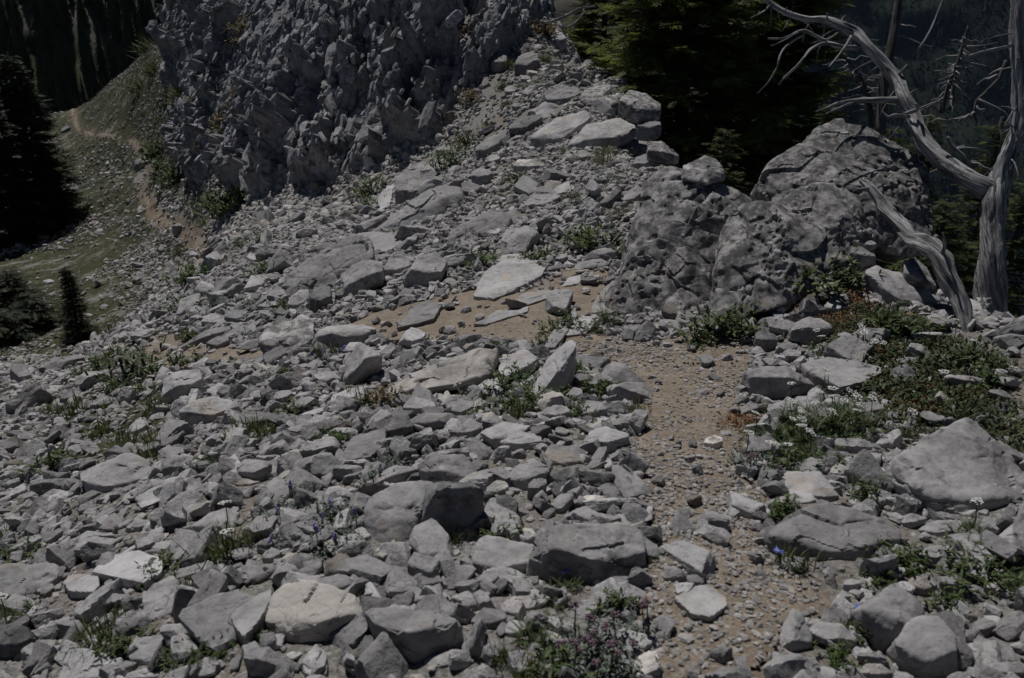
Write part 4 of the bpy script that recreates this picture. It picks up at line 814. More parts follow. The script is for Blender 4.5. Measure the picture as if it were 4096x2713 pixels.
d4 = np.linalg.norm(CP[1:, 1:] - CP[:-1, :-1], axis=-1)
ok = keep[:-1, :-1] & keep[1:, 1:] & keep[1:, :-1] & keep[:-1, 1:] & (d4 < 3)
qd = qd[ok]; u, inv = np.unique(qd, return_inverse=True)
foot = cast(1100, 740)[0]
cliff = tag(link('cliff', None, tuple(foot)), 'tall grey ribbed limestone cliff rising above the scree', 'cliff')
fm = mesh_np('rock_face', CPf[u] - foot, inv.reshape(-1, 4), False); link('rock_face', fm, parent=cliff, mat=M['cliff'])
BLK = []
for k in range(10):
    V, T = rand_rock(3, 300 + k, dims=(1.35, .5, .48), amp=2.0, p=40, nf=9); me = mesh_np('rock_block', V, T, False)
    try: me.set_sharp_from_angle(angle=R(30))
    except Exception: pass
    me.materials.append(M['cliff']); BLK.append((me, V, T))
BL2 = [rand_rock(2, 340 + k, dims=(1.2, .6, .5), nf=9, amp=1.6, p=40) for k in range(10)]
g = np.random.default_rng(5)
FT_ = np.concatenate([inv.reshape(-1, 4)[:, :3], inv.reshape(-1, 4)[:, [0, 2, 3]]]); FV_ = CPf[u]; FN_ = vnormals(FV_, FT_)
if (FN_ @ out).mean() < 0: FN_ = -FN_
FIN_ = np.nonzero(np.isin(u, np.nonzero((fi.ravel() > .6))[0]))[0]
def cliff_frames(n):
    k = g.choice(FIN_, n, replace=n > len(FIN_)); P = FV_[k] + g.normal(size=(n, 3)) * .06; N = FN_[k]
    z = N * .5 + out * .5 + g.normal(size=(n, 3)) * .30; zr = z @ RIB; z -= (zr * np.clip(np.abs(zr) * 1.4, 0, 1))[:, None] * RIB; z /= np.linalg.norm(z, axis=1)[:, None]
    a = RIB + g.normal(size=(n, 3)) * .22; a -= (a * z).sum(1)[:, None] * z; a /= np.linalg.norm(a, axis=1)[:, None]
    return P, np.stack([a, np.cross(z, a), z], 2), N, None, None
Pb, Mb, Nb, xb, yb = cliff_frames(300)
for k in range(300):
    s = float(np.clip(g.lognormal(-1.05, .5), .18, 1.1)); lift = g.uniform(-.30, -.02) * s - .15
    mm = Matrix(Mb[k].tolist()).to_4x4(); pos = Pb[k] + Nb[k] * (lift + .2) - foot
    o = link('rock_block', BLK[k % 10][0], pos, mm.to_euler(), (s * g.uniform(.85, 1.5), s * g.uniform(.8, 1.2), s), parent=cliff)
NB_ = 9000; Pb, Mb, Nb, xb, yb = cliff_frames(NB_)
sc = np.clip(g.lognormal(-2.0, .5, NB_), .06, .5)[:, None] * g.uniform(.7, 1.35, (NB_, 3)) * np.array([1.25, 1, 1])
tm = []
for V, T in BL2: m_ = mesh_np('chip', V, T, False); m_.materials.append(M['cliff_bits']); tm.append(m_)
o = scatter_obj('small_blocks', templates('cliff_chip', tm), Pb + Nb * (g.uniform(-.25, .15, NB_) * sc[:, 2])[:, None] - foot, euler_of(Mb), sc, g.random(NB_), parent=cliff); tag(o, kind='stuff')

# ---------------------------------------------------------------- scree and gravel
TR, FTm, GRm = [m.reshape(NT - 1, NR - 1) for m in masks(*[a.ravel() for a in ((np.sin(GT) * np.exp(GL))[:-1, :-1], (np.cos(GT) * np.exp(GL))[:-1, :-1])])]
rr = np.exp(GL[:-1, :-1]); dth, dlr = TH[1] - TH[0], LR[1] - LR[0]
Zg = EG * np.exp(GL); slope = np.gradient(Zg, axis=1)[:-1, :-1] / (rr * dlr)
AREA = rr * rr * dth * dlr * np.sqrt(1 + slope ** 2)
vis = EG[:, 1:] > np.maximum.accumulate(EG[:, :-1], axis=1) - .02
vis = vis[:-1]
xg = np.sin(GT[:-1, :-1]) * rr; yg = np.cos(GT[:-1, :-1]) * rr
ux, uy, ud = topx(np.stack([xg.ravel(), yg.ravel(), (Zg[:-1, :-1] + CAMZ).ravel()], 1))
infr = ((ux > -900) & (ux < 6300) & (uy > -200) & (uy < 3300) & (ud > 0)).reshape(rr.shape)
cl = inpx(ux, uy, CLIFF).reshape(rr.shape) & (rr > 15) & (rr < 38)
# the scree is patchy: heaps of larger stone, drifts of fine
patch = fbm(np.stack([xg.ravel() * .9, yg.ravel() * .9, np.zeros(xg.size)], 1) / np.clip(rr.ravel()[:, None] / 6, 1, 6), 3, 77).reshape(rr.shape)
def stone_set(name, level, seeds, dims, p, flat):
    out_ = []
    for k in range(seeds[1]):
        dz = np.random.default_rng(seeds[0] + k); V, T = rand_rock(level, seeds[0] + k, dims=(1, dz.uniform(.6, .9), dz.uniform(.32, .68)), amp=.9, p=p, nf=int(dz.integers(6, 12))); me = mesh_np(name, V, T, not flat)
        if not flat:
            try: me.set_sharp_from_angle(angle=R(28))
            except Exception: pass
        me.materials.append(M['gravel' if level == 1 else 'scree']); out_.append(me)
    return templates(name, out_)
TPL = {2: stone_set('scree_stone', 3, (500, 26), None, 45, False), 1: stone_set('scree_chip', 2, (540, 22), None, 40, True), 0: stone_set('gravel_bit', 1, (580, 16), None, 30, True)}
BARE = np.clip(.62 + 2.4 * fbm(np.stack([xg.ravel() * 1.5, yg.ravel() * 1.5, np.ones(xg.size)], 1), 3, 88).reshape(rr.shape) - .22 * np.exp(-((rr - 5.6) / 1.1) ** 2), .22, 1.4)
def clear_of(x, y, k):
    ok = np.ones(len(x), bool)
    for c, S in HPOS:
        q = np.stack([x, y], 1) - c; q2 = q + [0, .075]; ok &= (np.einsum('ni,ij,nj->n', q, S, q) > (2.0 * k) ** 2) & (np.einsum('ni,ij,nj->n', q2, S, q2) > (2.0 * k) ** 2)
    for a, b, r in PPOS: ok &= (x - a) ** 2 + (y - b) ** 2 > (r * k * .8) ** 2
    return ok
def scatter(s0, s1, cover, rmin, rmax, level, trail=1.0, green=1.0, pw=0.0, seed=0, cap=40000, off=1.0):
    gg = np.random.default_rng(900 + seed); s = .5 * (s0 + s1)
    lam = cover * AREA / (.55 * s * s) * vis * infr * (~cl) * (rr > rmin) * (rr < rmax)
    lam = lam * np.where(TR, trail * BARE, off) * np.where(FTm, .08, 1) * np.where(GRm, green, 1) * np.clip(1 + pw * patch * 2.2, .1, 3)
    tot = lam.sum(); lam = lam * min(1, cap / max(tot, 1))
    cnt = gg.poisson(lam); ii = np.repeat(np.arange(cnt.size), cnt.ravel()); n = len(ii)
    th = GT[:-1, :-1].ravel()[ii] + gg.random(n) * dth; lr = GL[:-1, :-1].ravel()[ii] + gg.random(n) * dlr
    x, y = np.sin(th) * np.exp(lr), np.cos(th) * np.exp(lr)
    if s > .04: free = clear_of(x, y, .62 if s < .1 else .9); x, y = x[free], y[free]; n = len(x)
    sz = gg.uniform(s0, s1, n) * np.where(gg.random(n) < .12, 1.35 if s < .1 else 1, 1)
    N = hn(x, y) + gg.normal(size=(n, 3)) * (.55 if s > .055 else .42 if s > .04 else .22)
    Mx = rotmats(gg.uniform(0, 2 * math.pi, n), N)
    tr1 = masks(x, y)[0]
    P = np.stack([x, y, hz(x, y) + ground_noise(x, y) + np.where(tr1, .013, 0) + sz * (gg.uniform(.02, .22, n) if s > .04 else gg.uniform(-.14, .10, n))], 1)
    return P, euler_of(Mx), sz[:, None] * gg.uniform(.72, 1.28, (n, 3)), gg.random(n)
def scree(name, label, level, classes):
    L = [scatter(*c_[0], **c_[1]) for c_ in classes]; print(name, [len(q[0]) for q in L])
    A = [np.concatenate([q[k] for q in L]) for k in range(4)]; g_ = np.random.default_rng(3)
    tag(scatter_obj(name, TPL[level], *A, idx=g_.integers(0, TPL[level][1], len(A[0]))), label, kind='stuff')
scree('scree', 'loose grey limestone rubble covering the ground', 2, [
    ((.10, .175, .22, 1.6, 9, 2), dict(trail=.0, green=.35, pw=.7, seed=1, cap=2200)),
    ((.065, .12, .36, 1.4, 9, 2), dict(trail=.025, green=.22, pw=.4, seed=11, cap=7000)),
    ((.20, .45, .055, 9, 60, 1), dict(trail=.0, green=.45, pw=1.0, seed=4, cap=3500))])
scree('rubble', 'broken grey limestone chips between the larger stones', 1, [
    ((.035, .07, .34, 1.2, 8, 1), dict(trail=.10, green=.4, pw=-.4, seed=2, cap=14000)),
    ((.065, .16, .50, 8, 24, 1), dict(trail=.08, green=.15, pw=.6, seed=3, cap=15000))])
scree('gravel', 'fine grey gravel between the stones and on the path', 0, [
    ((.014, .036, .20, 1.1, 5.6, 0), dict(trail=.55, green=.5, seed=6, cap=36000)),
    ((.009, .024, .30, 1.1, 5.0, 0), dict(trail=1.0, off=.0, green=.5, seed=16, cap=26000)),
    ((.045, .09, .36, 5.5, 15, 0), dict(trail=.5, green=.5, seed=7, cap=22000)),
    ((.05, .13, .30, 9, 34, 0), dict(trail=.1, green=1.0, pw=.9, seed=17, cap=22000)),
    ((.09, .28, .55, 16, 90, 0), dict(trail=.05, green=.42, pw=1.4, seed=5, cap=26000))])

# ---------------------------------------------------------------- wood and needles
def wood_mat(name, a, b_, sx=1.0):
    b = NB(name); tc = b.n('ShaderNodeAttribute', attribute_name='wood').outputs['Vector']
    n1 = b.noise(tc, 1.0, 5, .62, .4); n2 = b.noise(b.coords(True), 6, 4, .6)
    c = b.mix(b.ramp(n1, .35, .66), a, b_); c = b.mix(b.ramp(n2, .56, .72, 0, .6), c, tuple(x * .45 for x in a))
    n3 = b.noise(tc, 2.1, 4, .7, .8); c = b.mix(b.ramp(n3, .585, .64, 0, .85), c, tuple(x * .3 for x in a))
    return b.fin(c, .85, b.math('SUBTRACT', n1, b.ramp(n3, .57, .64)), .9, .03, .2)
M['wood'] = wood_mat('silvered_wood', (.085, .082, .082), (.48, .47, .475))  # weathered grain; contrast raised so colour carries sunlit streaks and dark shading
M['snag'] = wood_mat('dark_bark', (.045, .04, .036), (.14, .128, .12))
def leaf_mat(name, lo, hi, tr=.12, rough=.6, inst=False):
    b = NB(name); v = b.attr('tint', inst); c = b.mix(v, lo, hi)
    b.b.inputs['Transmission Weight'].default_value = 0.0
    b.fin(c, rough, spec=.25)
    t = b.n('ShaderNodeBsdfTranslucent'); b.l(c, t.inputs[0]); mx = b.n('ShaderNodeMixShader'); mx.inputs[0].default_value = tr
    b.l(b.b.outputs[0], mx.inputs[1]); b.l(t.outputs[0], mx.inputs[2]); b.l(mx.outputs[0], b.out.inputs[0]); return b.m
M['needle'] = leaf_mat('fir_needles', (.05, .072, .020), (.215, .245, .06), .5)
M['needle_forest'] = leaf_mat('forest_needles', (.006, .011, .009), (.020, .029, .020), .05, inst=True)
M['needle_far'] = leaf_mat('far_fir_needles', (.020, .032, .015), (.070, .088, .034), .08)
M['needle_pine'] = leaf_mat('pine_needles', (.030, .045, .015), (.125, .145, .042), .45)
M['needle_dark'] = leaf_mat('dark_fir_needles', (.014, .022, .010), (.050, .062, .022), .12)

def catmull(P, n):
    P = np.asarray(P, float); P = np.concatenate([[2 * P[0] - P[1]], P, [2 * P[-1] - P[-2]]]); o = []
    for i in range(1, len(P) - 2):
        p0, p1, p2, p3 = P[i - 1:i + 3]
        for t in np.linspace(0, 1, n, endpoint=False):
            o.append(.5 * (2 * p1 + (p2 - p0) * t + (2 * p0 - 5 * p1 + 4 * p2 - p3) * t * t + (3 * p1 - p0 - 3 * p2 + p3) * t ** 3))
    o.append(P[-2]); return np.array(o)
def tube(path, rad, sides=12, knot=.10, seed=0, twist=1.5, tip=True, groove=.10):
    path = np.asarray(path, float); n = len(path); t = np.gradient(path, axis=0); t /= np.maximum(np.linalg.norm(t, axis=1), 1e-9)[:, None]
    up = np.array([.3, .2, 1.0]); u = np.cross(t[0], up); u /= np.linalg.norm(u); us = []
    for k in range(n):
        u = u - t[k] * (u @ t[k]); u /= max(np.linalg.norm(u), 1e-9); us.append(u)
    us = np.array(us); ws = np.cross(t, us); L = np.concatenate([[0], np.cumsum(np.linalg.norm(np.diff(path, axis=0), axis=1))])
    a = np.arange(sides) / sides * 2 * math.pi
    dirs = us[:, None, :] * np.cos(a)[None, :, None] + ws[:, None, :] * np.sin(a)[None, :, None]
    rad = np.asarray(rad, float); mr = rad.max() + 1e-6
    q = np.stack([np.repeat(L / mr * .35, sides), np.tile(np.cos(a) * 1.6, n) , np.tile(np.sin(a) * 1.6, n)], 1)
    an = (a[None, :] + twist * L[:, None] / max(L[-1], .01)).ravel()
    q2 = np.stack([np.repeat(L / mr * .12, sides), np.cos(an) * 2.6, np.sin(an) * 2.6], 1)
    if not knot and not groove: dr = np.ones(n * sides)
    else: dr = 1 + knot * 1.6 * vnoise(q + seed * 5.7, seed) + groove * vnoise(q2 * 1.7 + seed, seed + 2) * 1.6
    V = (path[:, None, :] + dirs * (rad[:, None] * dr.reshape(n, sides))[:, :, None]).reshape(-1, 3)
    i = np.arange(n - 1)[:, None] * sides; j = np.arange(sides)[None]; jn = (j + 1) % sides
    Q = np.stack([i + j, i + jn, i + sides + jn, i + sides + j], -1).reshape(-1, 4)
    T = np.concatenate([Q[:, [0, 1, 2]], Q[:, [0, 2, 3]]])
    c0, c1 = len(V), len(V) + 1; V = np.concatenate([V, [path[0]], [path[-1] + t[-1] * rad[-1] * .8]])
    e = (n - 1) * sides; jj = np.arange(sides)
    T = np.concatenate([T, np.stack([np.full(sides, c0), (jj + 1) % sides, jj], 1), np.stack([np.full(sides, c1), e + jj, e + (jj + 1) % sides], 1)])
    wood = np.concatenate([np.stack([np.repeat(L * 2.2, sides), np.cos(an) * 5 * np.repeat(np.maximum(rad, .02) / .12, sides), np.sin(an) * 5 * np.repeat(np.maximum(rad, .02) / .12, sides)], 1), np.zeros((2, 3))])
    return V, T, wood
def wood_mesh(name, tubes, mat, origin):
    off = 0; Vs, Ts, Ws = [], [], []
    for V, T, W in tubes: Vs.append(V - origin); Ts.append(T + off); Ws.append(W); off += len(V)
    me = mesh_np(name, np.concatenate(Vs), np.concatenate(Ts), True)
    a = me.attributes.new('wood', 'FLOAT_VECTOR', 'POINT'); a.data.foreach_set('vector', np.concatenate(Ws).astype(np.float32).ravel())
    me.materials.append(M[mat]); return me
def trace(c, spec, n=7, scale=.76, back=0.0):
    """'x,y,r,d ...' in crop pixels with depth -> path, radii"""
    P, Rr = [], []
    for s in spec.split():
        x, y, r, d = map(float, s.split(',')); d = d + back * (1 + .5 * max(d - 5.6, 0)); X, Y = px(c, x, y); P.append(at(X, Y, d)); Rr.append(r / KC / F * d * scale)
    path = catmull(P, n); rad = np.interp(np.linspace(0, 1, len(path)), np.linspace(0, 1, len(Rr)), Rr); return path, rad

# ---- firs close by: every twig carries needles
def spray(seed):
    """a flat fir bough: a twig and its side twigs, each a needle-clad blade"""
    g = np.random.default_rng(seed); T = []
    def vane(p, d, L, w_):
        s_ = np.cross(d, [0, 0, 1.]); s_ /= np.linalg.norm(s_) + 1e-9; m = p + d * L * .45; u_ = np.array([0, 0, g.uniform(.0, .03)])
        T.append((p, m + s_ * w_ + u_, p + d * L)); T.append((p, p + d * L, m - s_ * w_ + u_))
    x = np.array([1., 0, 0]); vane(np.zeros(3), x, 1.05, .035)
    for k in range(9):
        t = .06 + .1 * k
        for sgn in (-1, 1):
            a = sgn * R(g.uniform(38, 62)); d = np.array([math.cos(a), math.sin(a), g.uniform(-.22, .12)]); vane(x * t, d / np.linalg.norm(d), .46 * (1 - t * .62) * g.uniform(.75, 1.2), .034)
    return np.array(T)
SPR = {}
for mt in ('needle', 'needle_pine', 'needle_dark'):
    L = []
    for k in range(5):
        S = spray(700 + k).reshape(-1, 3); me = mesh_np('spray', S, np.arange(len(S)).reshape(-1, 3), False); me.materials.append(M[mt]); L.append(me)
    SPR[mt] = templates(mt, L, True)
def fir(name, label, base, H, rad, seed, whorl=.32, mat='needle', ss=.42, cat='fir', low=.04, dens=1.0, view=None, group=None):
    g = np.random.default_rng(seed); tris, tints = [], []; tubes = []
    base = np.asarray(base, float)
    tp = np.array([[0, 0, z * H] for z in np.linspace(-.05, 1, 9)]) + np.concatenate([np.zeros((1, 3)), g.normal(size=(8, 3)) * [.02, .02, 0]]) * H * .12
    tubes.append(tube(tp, np.linspace(.016, .003, 9) * H + .01, 8, .06, seed))
    z = low * H
    while z < H * .985:
        f = 1 - z / H; nb = max(3, int(g.integers(5, 8) * dens))
        a0 = g.uniform(0, 6.28)
        for k in range(nb):
            a = a0 + k * 6.28 / nb + g.uniform(-.35, .35); zb = z; z = zb + g.uniform(-.5, .5) * whorl; L = rad * (f ** .75) * g.uniform(.62, 1.12) + .06
            d = np.array([math.cos(a), math.sin(a), 0]); ti = np.linspace(0, 1, 6)
            rise = .25 * (1 - f) * L; pth = np.stack([d[0] * L * ti, d[1] * L * ti, z + rise * ti - .28 * L * ti ** 2 * f + .10 * L * ti ** 4], 1)
            z = zb; dr_ = g.uniform(-.10, .28); pth[:, 2] -= dr_ * L * ti ** 1.6
            if view is not None:
                X, Y, D = topx(pth[[2, 5]] + base)
                if not (((Y > -260) & (X > view[0]) & (X < view[1])).any()): continue
            tubes.append(tube(pth, np.linspace(.011, .003, 6) * (.5 + L), 4, 0, seed, groove=0))
            ns = max(2, int(L / .15))
            for j in range(ns + 1):
                t = .22 + .78 * j / ns; p = np.array([np.interp(t, ti, pth[:, q]) for q in range(3)])
                for sgn in ((-1, 1) if j < ns else (0,)):
                    b = a + sgn * R(g.uniform(35, 65)); s = ss * g.uniform(.65, 1.15) * (1 - .35 * t) * min(1, .35 + L)
                    dx = np.array([math.cos(b), math.sin(b), g.uniform(-.55, .25)]); dx /= np.linalg.norm(dx)
                    zz = np.array([g.normal() * .3, g.normal() * .3, 1.0]); zz -= dx * (zz @ dx); zz /= np.linalg.norm(zz); yy = np.cross(zz, dx)
                    tris.append((p, np.stack([dx, yy, zz], 1), s)); tints.append(np.clip(g.normal(.42, .2) + .25 * (t - .5), 0, 1))
        z += whorl * g.uniform(.7, 1.3) * (.55 + .45 * f)
    root = tag(link(name, None, tuple(base)), label, cat, group)
    link('trunk', wood_mesh('trunk', tubes, 'snag', np.zeros(3)), parent=root)
    scatter_obj('crown', SPR[mat], np.array([q[0] for q in tris]), euler_of(np.array([q[1] for q in tris])), np.repeat(np.array([q[2] for q in tris])[:, None], 3, 1), np.array(tints), g.integers(0, 5, len(tris)), parent=root)
    return root, len(tris)
def fir_at(x, ytop, d, rad, seed, label, **kw):
    P = at(x, ytop, d); b = np.array([P[0], P[1], float(hz(P[0], P[1])) - .05]); return fir('fir_tree', label, b, P[2] - b[2], rad, seed, **kw)
print('fir', fir_at(2860, -1300, 13.2, 2.5, 41, 'large dark green fir behind the round pitted boulder', view=(2200, 3600), whorl=.15, ss=.58, dens=1.15, group='firs along the crest')[1])
print('fir', fir_at(3270, -1000, 14.6, 2.1, 42, 'dark fir behind the tall pale peaked boulder', view=(2700, 3700), whorl=.20, ss=.62, dens=1.1, group='firs along the crest')[1])
print('fir', fir_at(2440, -500, 24, 2.0, 43, 'small dark fir beyond the crest near the top edge', view=(2200, 3000), whorl=.34, ss=.75, group='firs along the crest')[1])
for k, (x, yt, d, rad, lab) in enumerate([
    (2900, 530, 11.2, .55, 'low fir sprays poking up behind the pitted shoulder rock'),
    (3570, 520, 9.6, .55, 'young fir directly behind the tall pale peaked boulder'),
    (3720, 460, 10.5, .75, 'young fir seen under the arch of the dead tree'),
    (4010, 470, 9.6, .85, 'bushy young fir between the dead stems at the right edge'),
    (3790, 800, 8.0, .70, 'low young fir beside the trunk of the dead tree'),
    (4110, 760, 7.6, .75, 'young fir cut by the right edge behind the dead trunk'),
    (3320, 420, 11.5, .55, 'short fir left of the dark snag')]):
    print('fir', fir_at(x, yt, d, rad, 60 + k, lab, whorl=.17, ss=.34, mat='needle_pine', dens=1.0, group='firs along the crest')[1])

# ---- firs farther off
def far_crown(seed, whorls=30, nb=9, slim=1.0):
    g = np.random.default_rng(seed); T = []
    for w_ in range(whorls):
        z = .03 + .96 * w_ / whorls; f = 1 - z
        for k in range(nb if f > .3 else 6):
            a = g.uniform(0, 6.28); L = (.05 + .95 * f ** .85) * g.uniform(.55, 1.1) * slim; d = np.array([math.cos(a), math.sin(a), 0]); sd = np.array([-d[1], d[0], 0])
            for m in range(4):
                t0, t1 = m / 4, (m + 1.5) / 4; wd = .20 * slim * (1.1 - t0) * (.35 + f)
                p0 = d * L * t0 + [0, 0, z - .05 * t0 ** 1.5 * (1 + f)]; p1 = d * L * min(t1, 1.05) + [0, 0, z - .055 * t1 ** 1.5 * (1 + f) - g.uniform(0, .025)]
                for s in (-1, 1): T.append((p0 + [0, 0, .012], p0 + (p1 - p0) * g.uniform(.4, .9) + sd * s * wd * g.uniform(.5, 1.1) - [0, 0, g.uniform(0, .035)], p1))
    T = np.array(T); V = T.reshape(-1, 3); tint = np.repeat(np.clip(np.random.default_rng(seed).normal(.4, .25, len(T)), 0, 1), 3)
    me = mesh_np('crown', V, np.arange(len(V)).reshape(-1, 3), False, {'tint': tint}); me.materials.append(M['needle_far']); return me
FARC = [far_crown(800 + k) for k in range(5)]
FTR = wood_mesh('trunk', [tube([[0, 0, -.04], [.004, 0, .4], [0, .004, .97]], [.020, .013, .002], 6, .05, 3)], 'snag', np.zeros(3))
def far_fir(P, H, rad, yaw, lab, k, group, crowns=None):
    r = tag(link('fir_tree', None, tuple(P), (0, 0, yaw)), lab, 'fir', group)
    link('trunk', FTR, scl=(H, H, H), parent=r); c = link('crown', (crowns or FARC)[k % len(crowns or FARC)], scl=(rad, rad, H), parent=r)
for k, (x, yt, d, rad, lab) in enumerate([
    (258, 1068, 21.2, .50, 'small lone fir leaning on the open slope at left'),
    (30, 210, 40, 2.5, 'tall dark fir at the left edge casting a long black shadow'),
    (-110, 320, 38, 2.6, 'dark fir half outside the left edge beside the tall one'),
    (120, 560, 41, 1.7, 'shorter dark fir right of the tall fir at the left edge'),
    (20, 1080, 24, 1.35, 'dark fir low at the left edge above the scree'),
    (112, 1180, 23.2, 1.1, 'small dark fir in front of the low one at the left edge'),
    (-60, 1220, 22, 1.2, 'dark fir sprays entering at the left edge below the shadow')]):
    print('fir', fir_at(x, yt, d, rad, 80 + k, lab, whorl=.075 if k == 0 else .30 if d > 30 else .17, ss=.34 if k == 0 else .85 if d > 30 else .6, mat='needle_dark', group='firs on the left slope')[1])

# ---------------------------------------------------------------- hillsides across the valley
def hill_mat(name, a, b_, c_, s):
    b = NB(name); co = b.coords(False); n1 = b.noise(co, s, 7, .68, .3); n2 = b.noise(co, s * 7, 5, .65)
    c = b.mix(b.ramp(n2, .35, .65), a, b_); c = b.mix(b.ramp(n1, .50, .58), c, c_); return b.fin(c, .95, n2, .6, .5, .05)
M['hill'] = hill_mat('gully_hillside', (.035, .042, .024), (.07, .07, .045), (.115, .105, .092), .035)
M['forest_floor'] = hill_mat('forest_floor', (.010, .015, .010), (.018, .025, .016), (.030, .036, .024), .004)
def sheet(name, f, nu, nv, mat, label):
    U, Vv = np.meshgrid(np.linspace(0, 1, nu), np.linspace(0, 1, nv), indexing='ij'); P = f(U.ravel(), Vv.ravel())
    i = np.arange(nu * nv).reshape(nu, nv); Q = np.stack([i[:-1, :-1], i[1:, :-1], i[1:, 1:], i[:-1, 1:]], -1).reshape(-1, 4)
    tag(link(name, mesh_np(name, P, Q, True), mat=M[mat]), label, kind='structure')
def hillA(u, v):
    x = -190 + 230 * u; y = 118 + 120 * v + .10 * (x + 60); z = -62 + 110 * v ** .9 + 5 * np.sin(x * .045 + 1)
    q = np.stack([x, y, z], 1); return q + np.array([0, -.7, .6]) * (7 * fbm(q * .035, 5, 61))[:, None]
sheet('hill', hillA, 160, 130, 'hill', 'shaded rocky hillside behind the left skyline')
def hillB(u, v):
    x = -1100 + 2900 * u; y = 900 + 1000 * v; z = -620 + 1250 * v + 70 * np.sin(x * .004 + 2 * v)
    q = np.stack([x, y, z], 1); return q + np.array([0, -.6, .7]) * (95 * fbm(q * .0035, 6, 62))[:, None]
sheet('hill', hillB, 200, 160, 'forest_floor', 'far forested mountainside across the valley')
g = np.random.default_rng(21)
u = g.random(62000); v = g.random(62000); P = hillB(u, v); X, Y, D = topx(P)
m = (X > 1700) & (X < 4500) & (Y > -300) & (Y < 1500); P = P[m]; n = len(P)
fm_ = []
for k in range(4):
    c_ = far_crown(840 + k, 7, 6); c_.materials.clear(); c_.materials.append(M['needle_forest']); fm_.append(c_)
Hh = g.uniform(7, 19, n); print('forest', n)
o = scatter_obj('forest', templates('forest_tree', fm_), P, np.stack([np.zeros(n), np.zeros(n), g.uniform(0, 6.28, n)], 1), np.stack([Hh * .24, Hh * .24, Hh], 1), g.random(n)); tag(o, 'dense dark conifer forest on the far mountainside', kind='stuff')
nf = 0; tries = 0; pos = []; STAND = []
while nf < 120 and tries < 9000:
    tries += 1; u_, v_ = g.random(1), g.random(1) ** .8; P = hillA(u_, v_)[0]; X, Y, D = topx(P)
    Xt, Yt, _ = topx(P + [0, 0, 9])
    if not (-60 < X[0] < 760 and Yt[0] < 470 - .5 * X[0] + 190 and Y[0] > -100): continue
    if fbm(P[None] * .03, 3, 9)[0] < -.22: continue
    if any(np.hypot(*(np.array(q) - P[:2])) < 2.2 for q in pos): continue
    pos.append(P[:2]); H = g.uniform(6.5, 12.5)
    STAND.append((Xt[0], P, H)); nf += 1
O1 = 'first second third fourth fifth sixth seventh eighth ninth tenth eleventh twelfth thirteenth fourteenth fifteenth sixteenth seventeenth eighteenth nineteenth'.split()
OT = {2: 'twent', 3: 'thirt', 4: 'fort', 5: 'fift', 6: 'sixt', 7: 'sevent', 8: 'eight', 9: 'ninet'}
def ordinal(n):
    if n > 99: return 'hundred and ' + ordinal(n - 100) if n > 100 else 'hundredth'
    if n < 20: return O1[n - 1]
    return OT[n // 10] + ('ieth' if n % 10 == 0 else 'y-' + O1[n % 10 - 1])
STAND.sort(key=lambda q: q[0])
for k, (_, P, H) in enumerate(STAND): far_fir(P, H, H * g.uniform(.13, .19), g.uniform(0, 6), f'slim dark conifer, {ordinal(k + 1)} from the left in the stand behind the left skyline', k, 'conifers behind the left skyline')
print('left stand', nf)

# ---------------------------------------------------------------- the dead tree, its root and the snags
def dead(name, label, cat, parts, origin_px, mat='wood', group=None, back=0.0):
    """parts: list of (part name, [(crop, spec, sides), ...])"""
    o = np.array(origin_px, float); root = tag(link(name, None, tuple(o)), label, cat, group)
    for k, (pn, specs) in enumerate(parts):
        tb = []
        for j, (c, s, sd) in enumerate(specs):
            p, r = trace(c, s, back=back); tb.append(tube(p, r, sd, .17, k * 7 + j, 2.6, groove=.20 if sd > 12 else .08))
        link(pn, wood_mesh(pn, tb, mat, o), parent=root)
        if pn == 'limb':        # fine dead twigs along the limb
            gt = np.random.default_rng(60 + k); p, r = trace(*specs[0][:2], back=back)
            for _ in range(26):
                i_ = int(gt.uniform(.25, .98) * (len(p) - 1)); d_ = gt.normal(size=3); d_[1] *= .6; d_ /= np.linalg.norm(d_); L_ = gt.uniform(.08, .34); tt_ = np.linspace(0, 1, 5)[:, None]
                w_ = p[i_] + d_ * L_ * tt_ + np.array([0, 0, -.3 * L_]) * tt_ ** 2 + gt.normal(size=(5, 3)) * .035 * L_
                link('twig', wood_mesh('twig', [tube(w_, np.linspace(.009, .003, 5), 5, 0, _, groove=0)], mat, o), parent=root)
    return root
foot_t = at(*px('F', 2120, 790), 6.3)
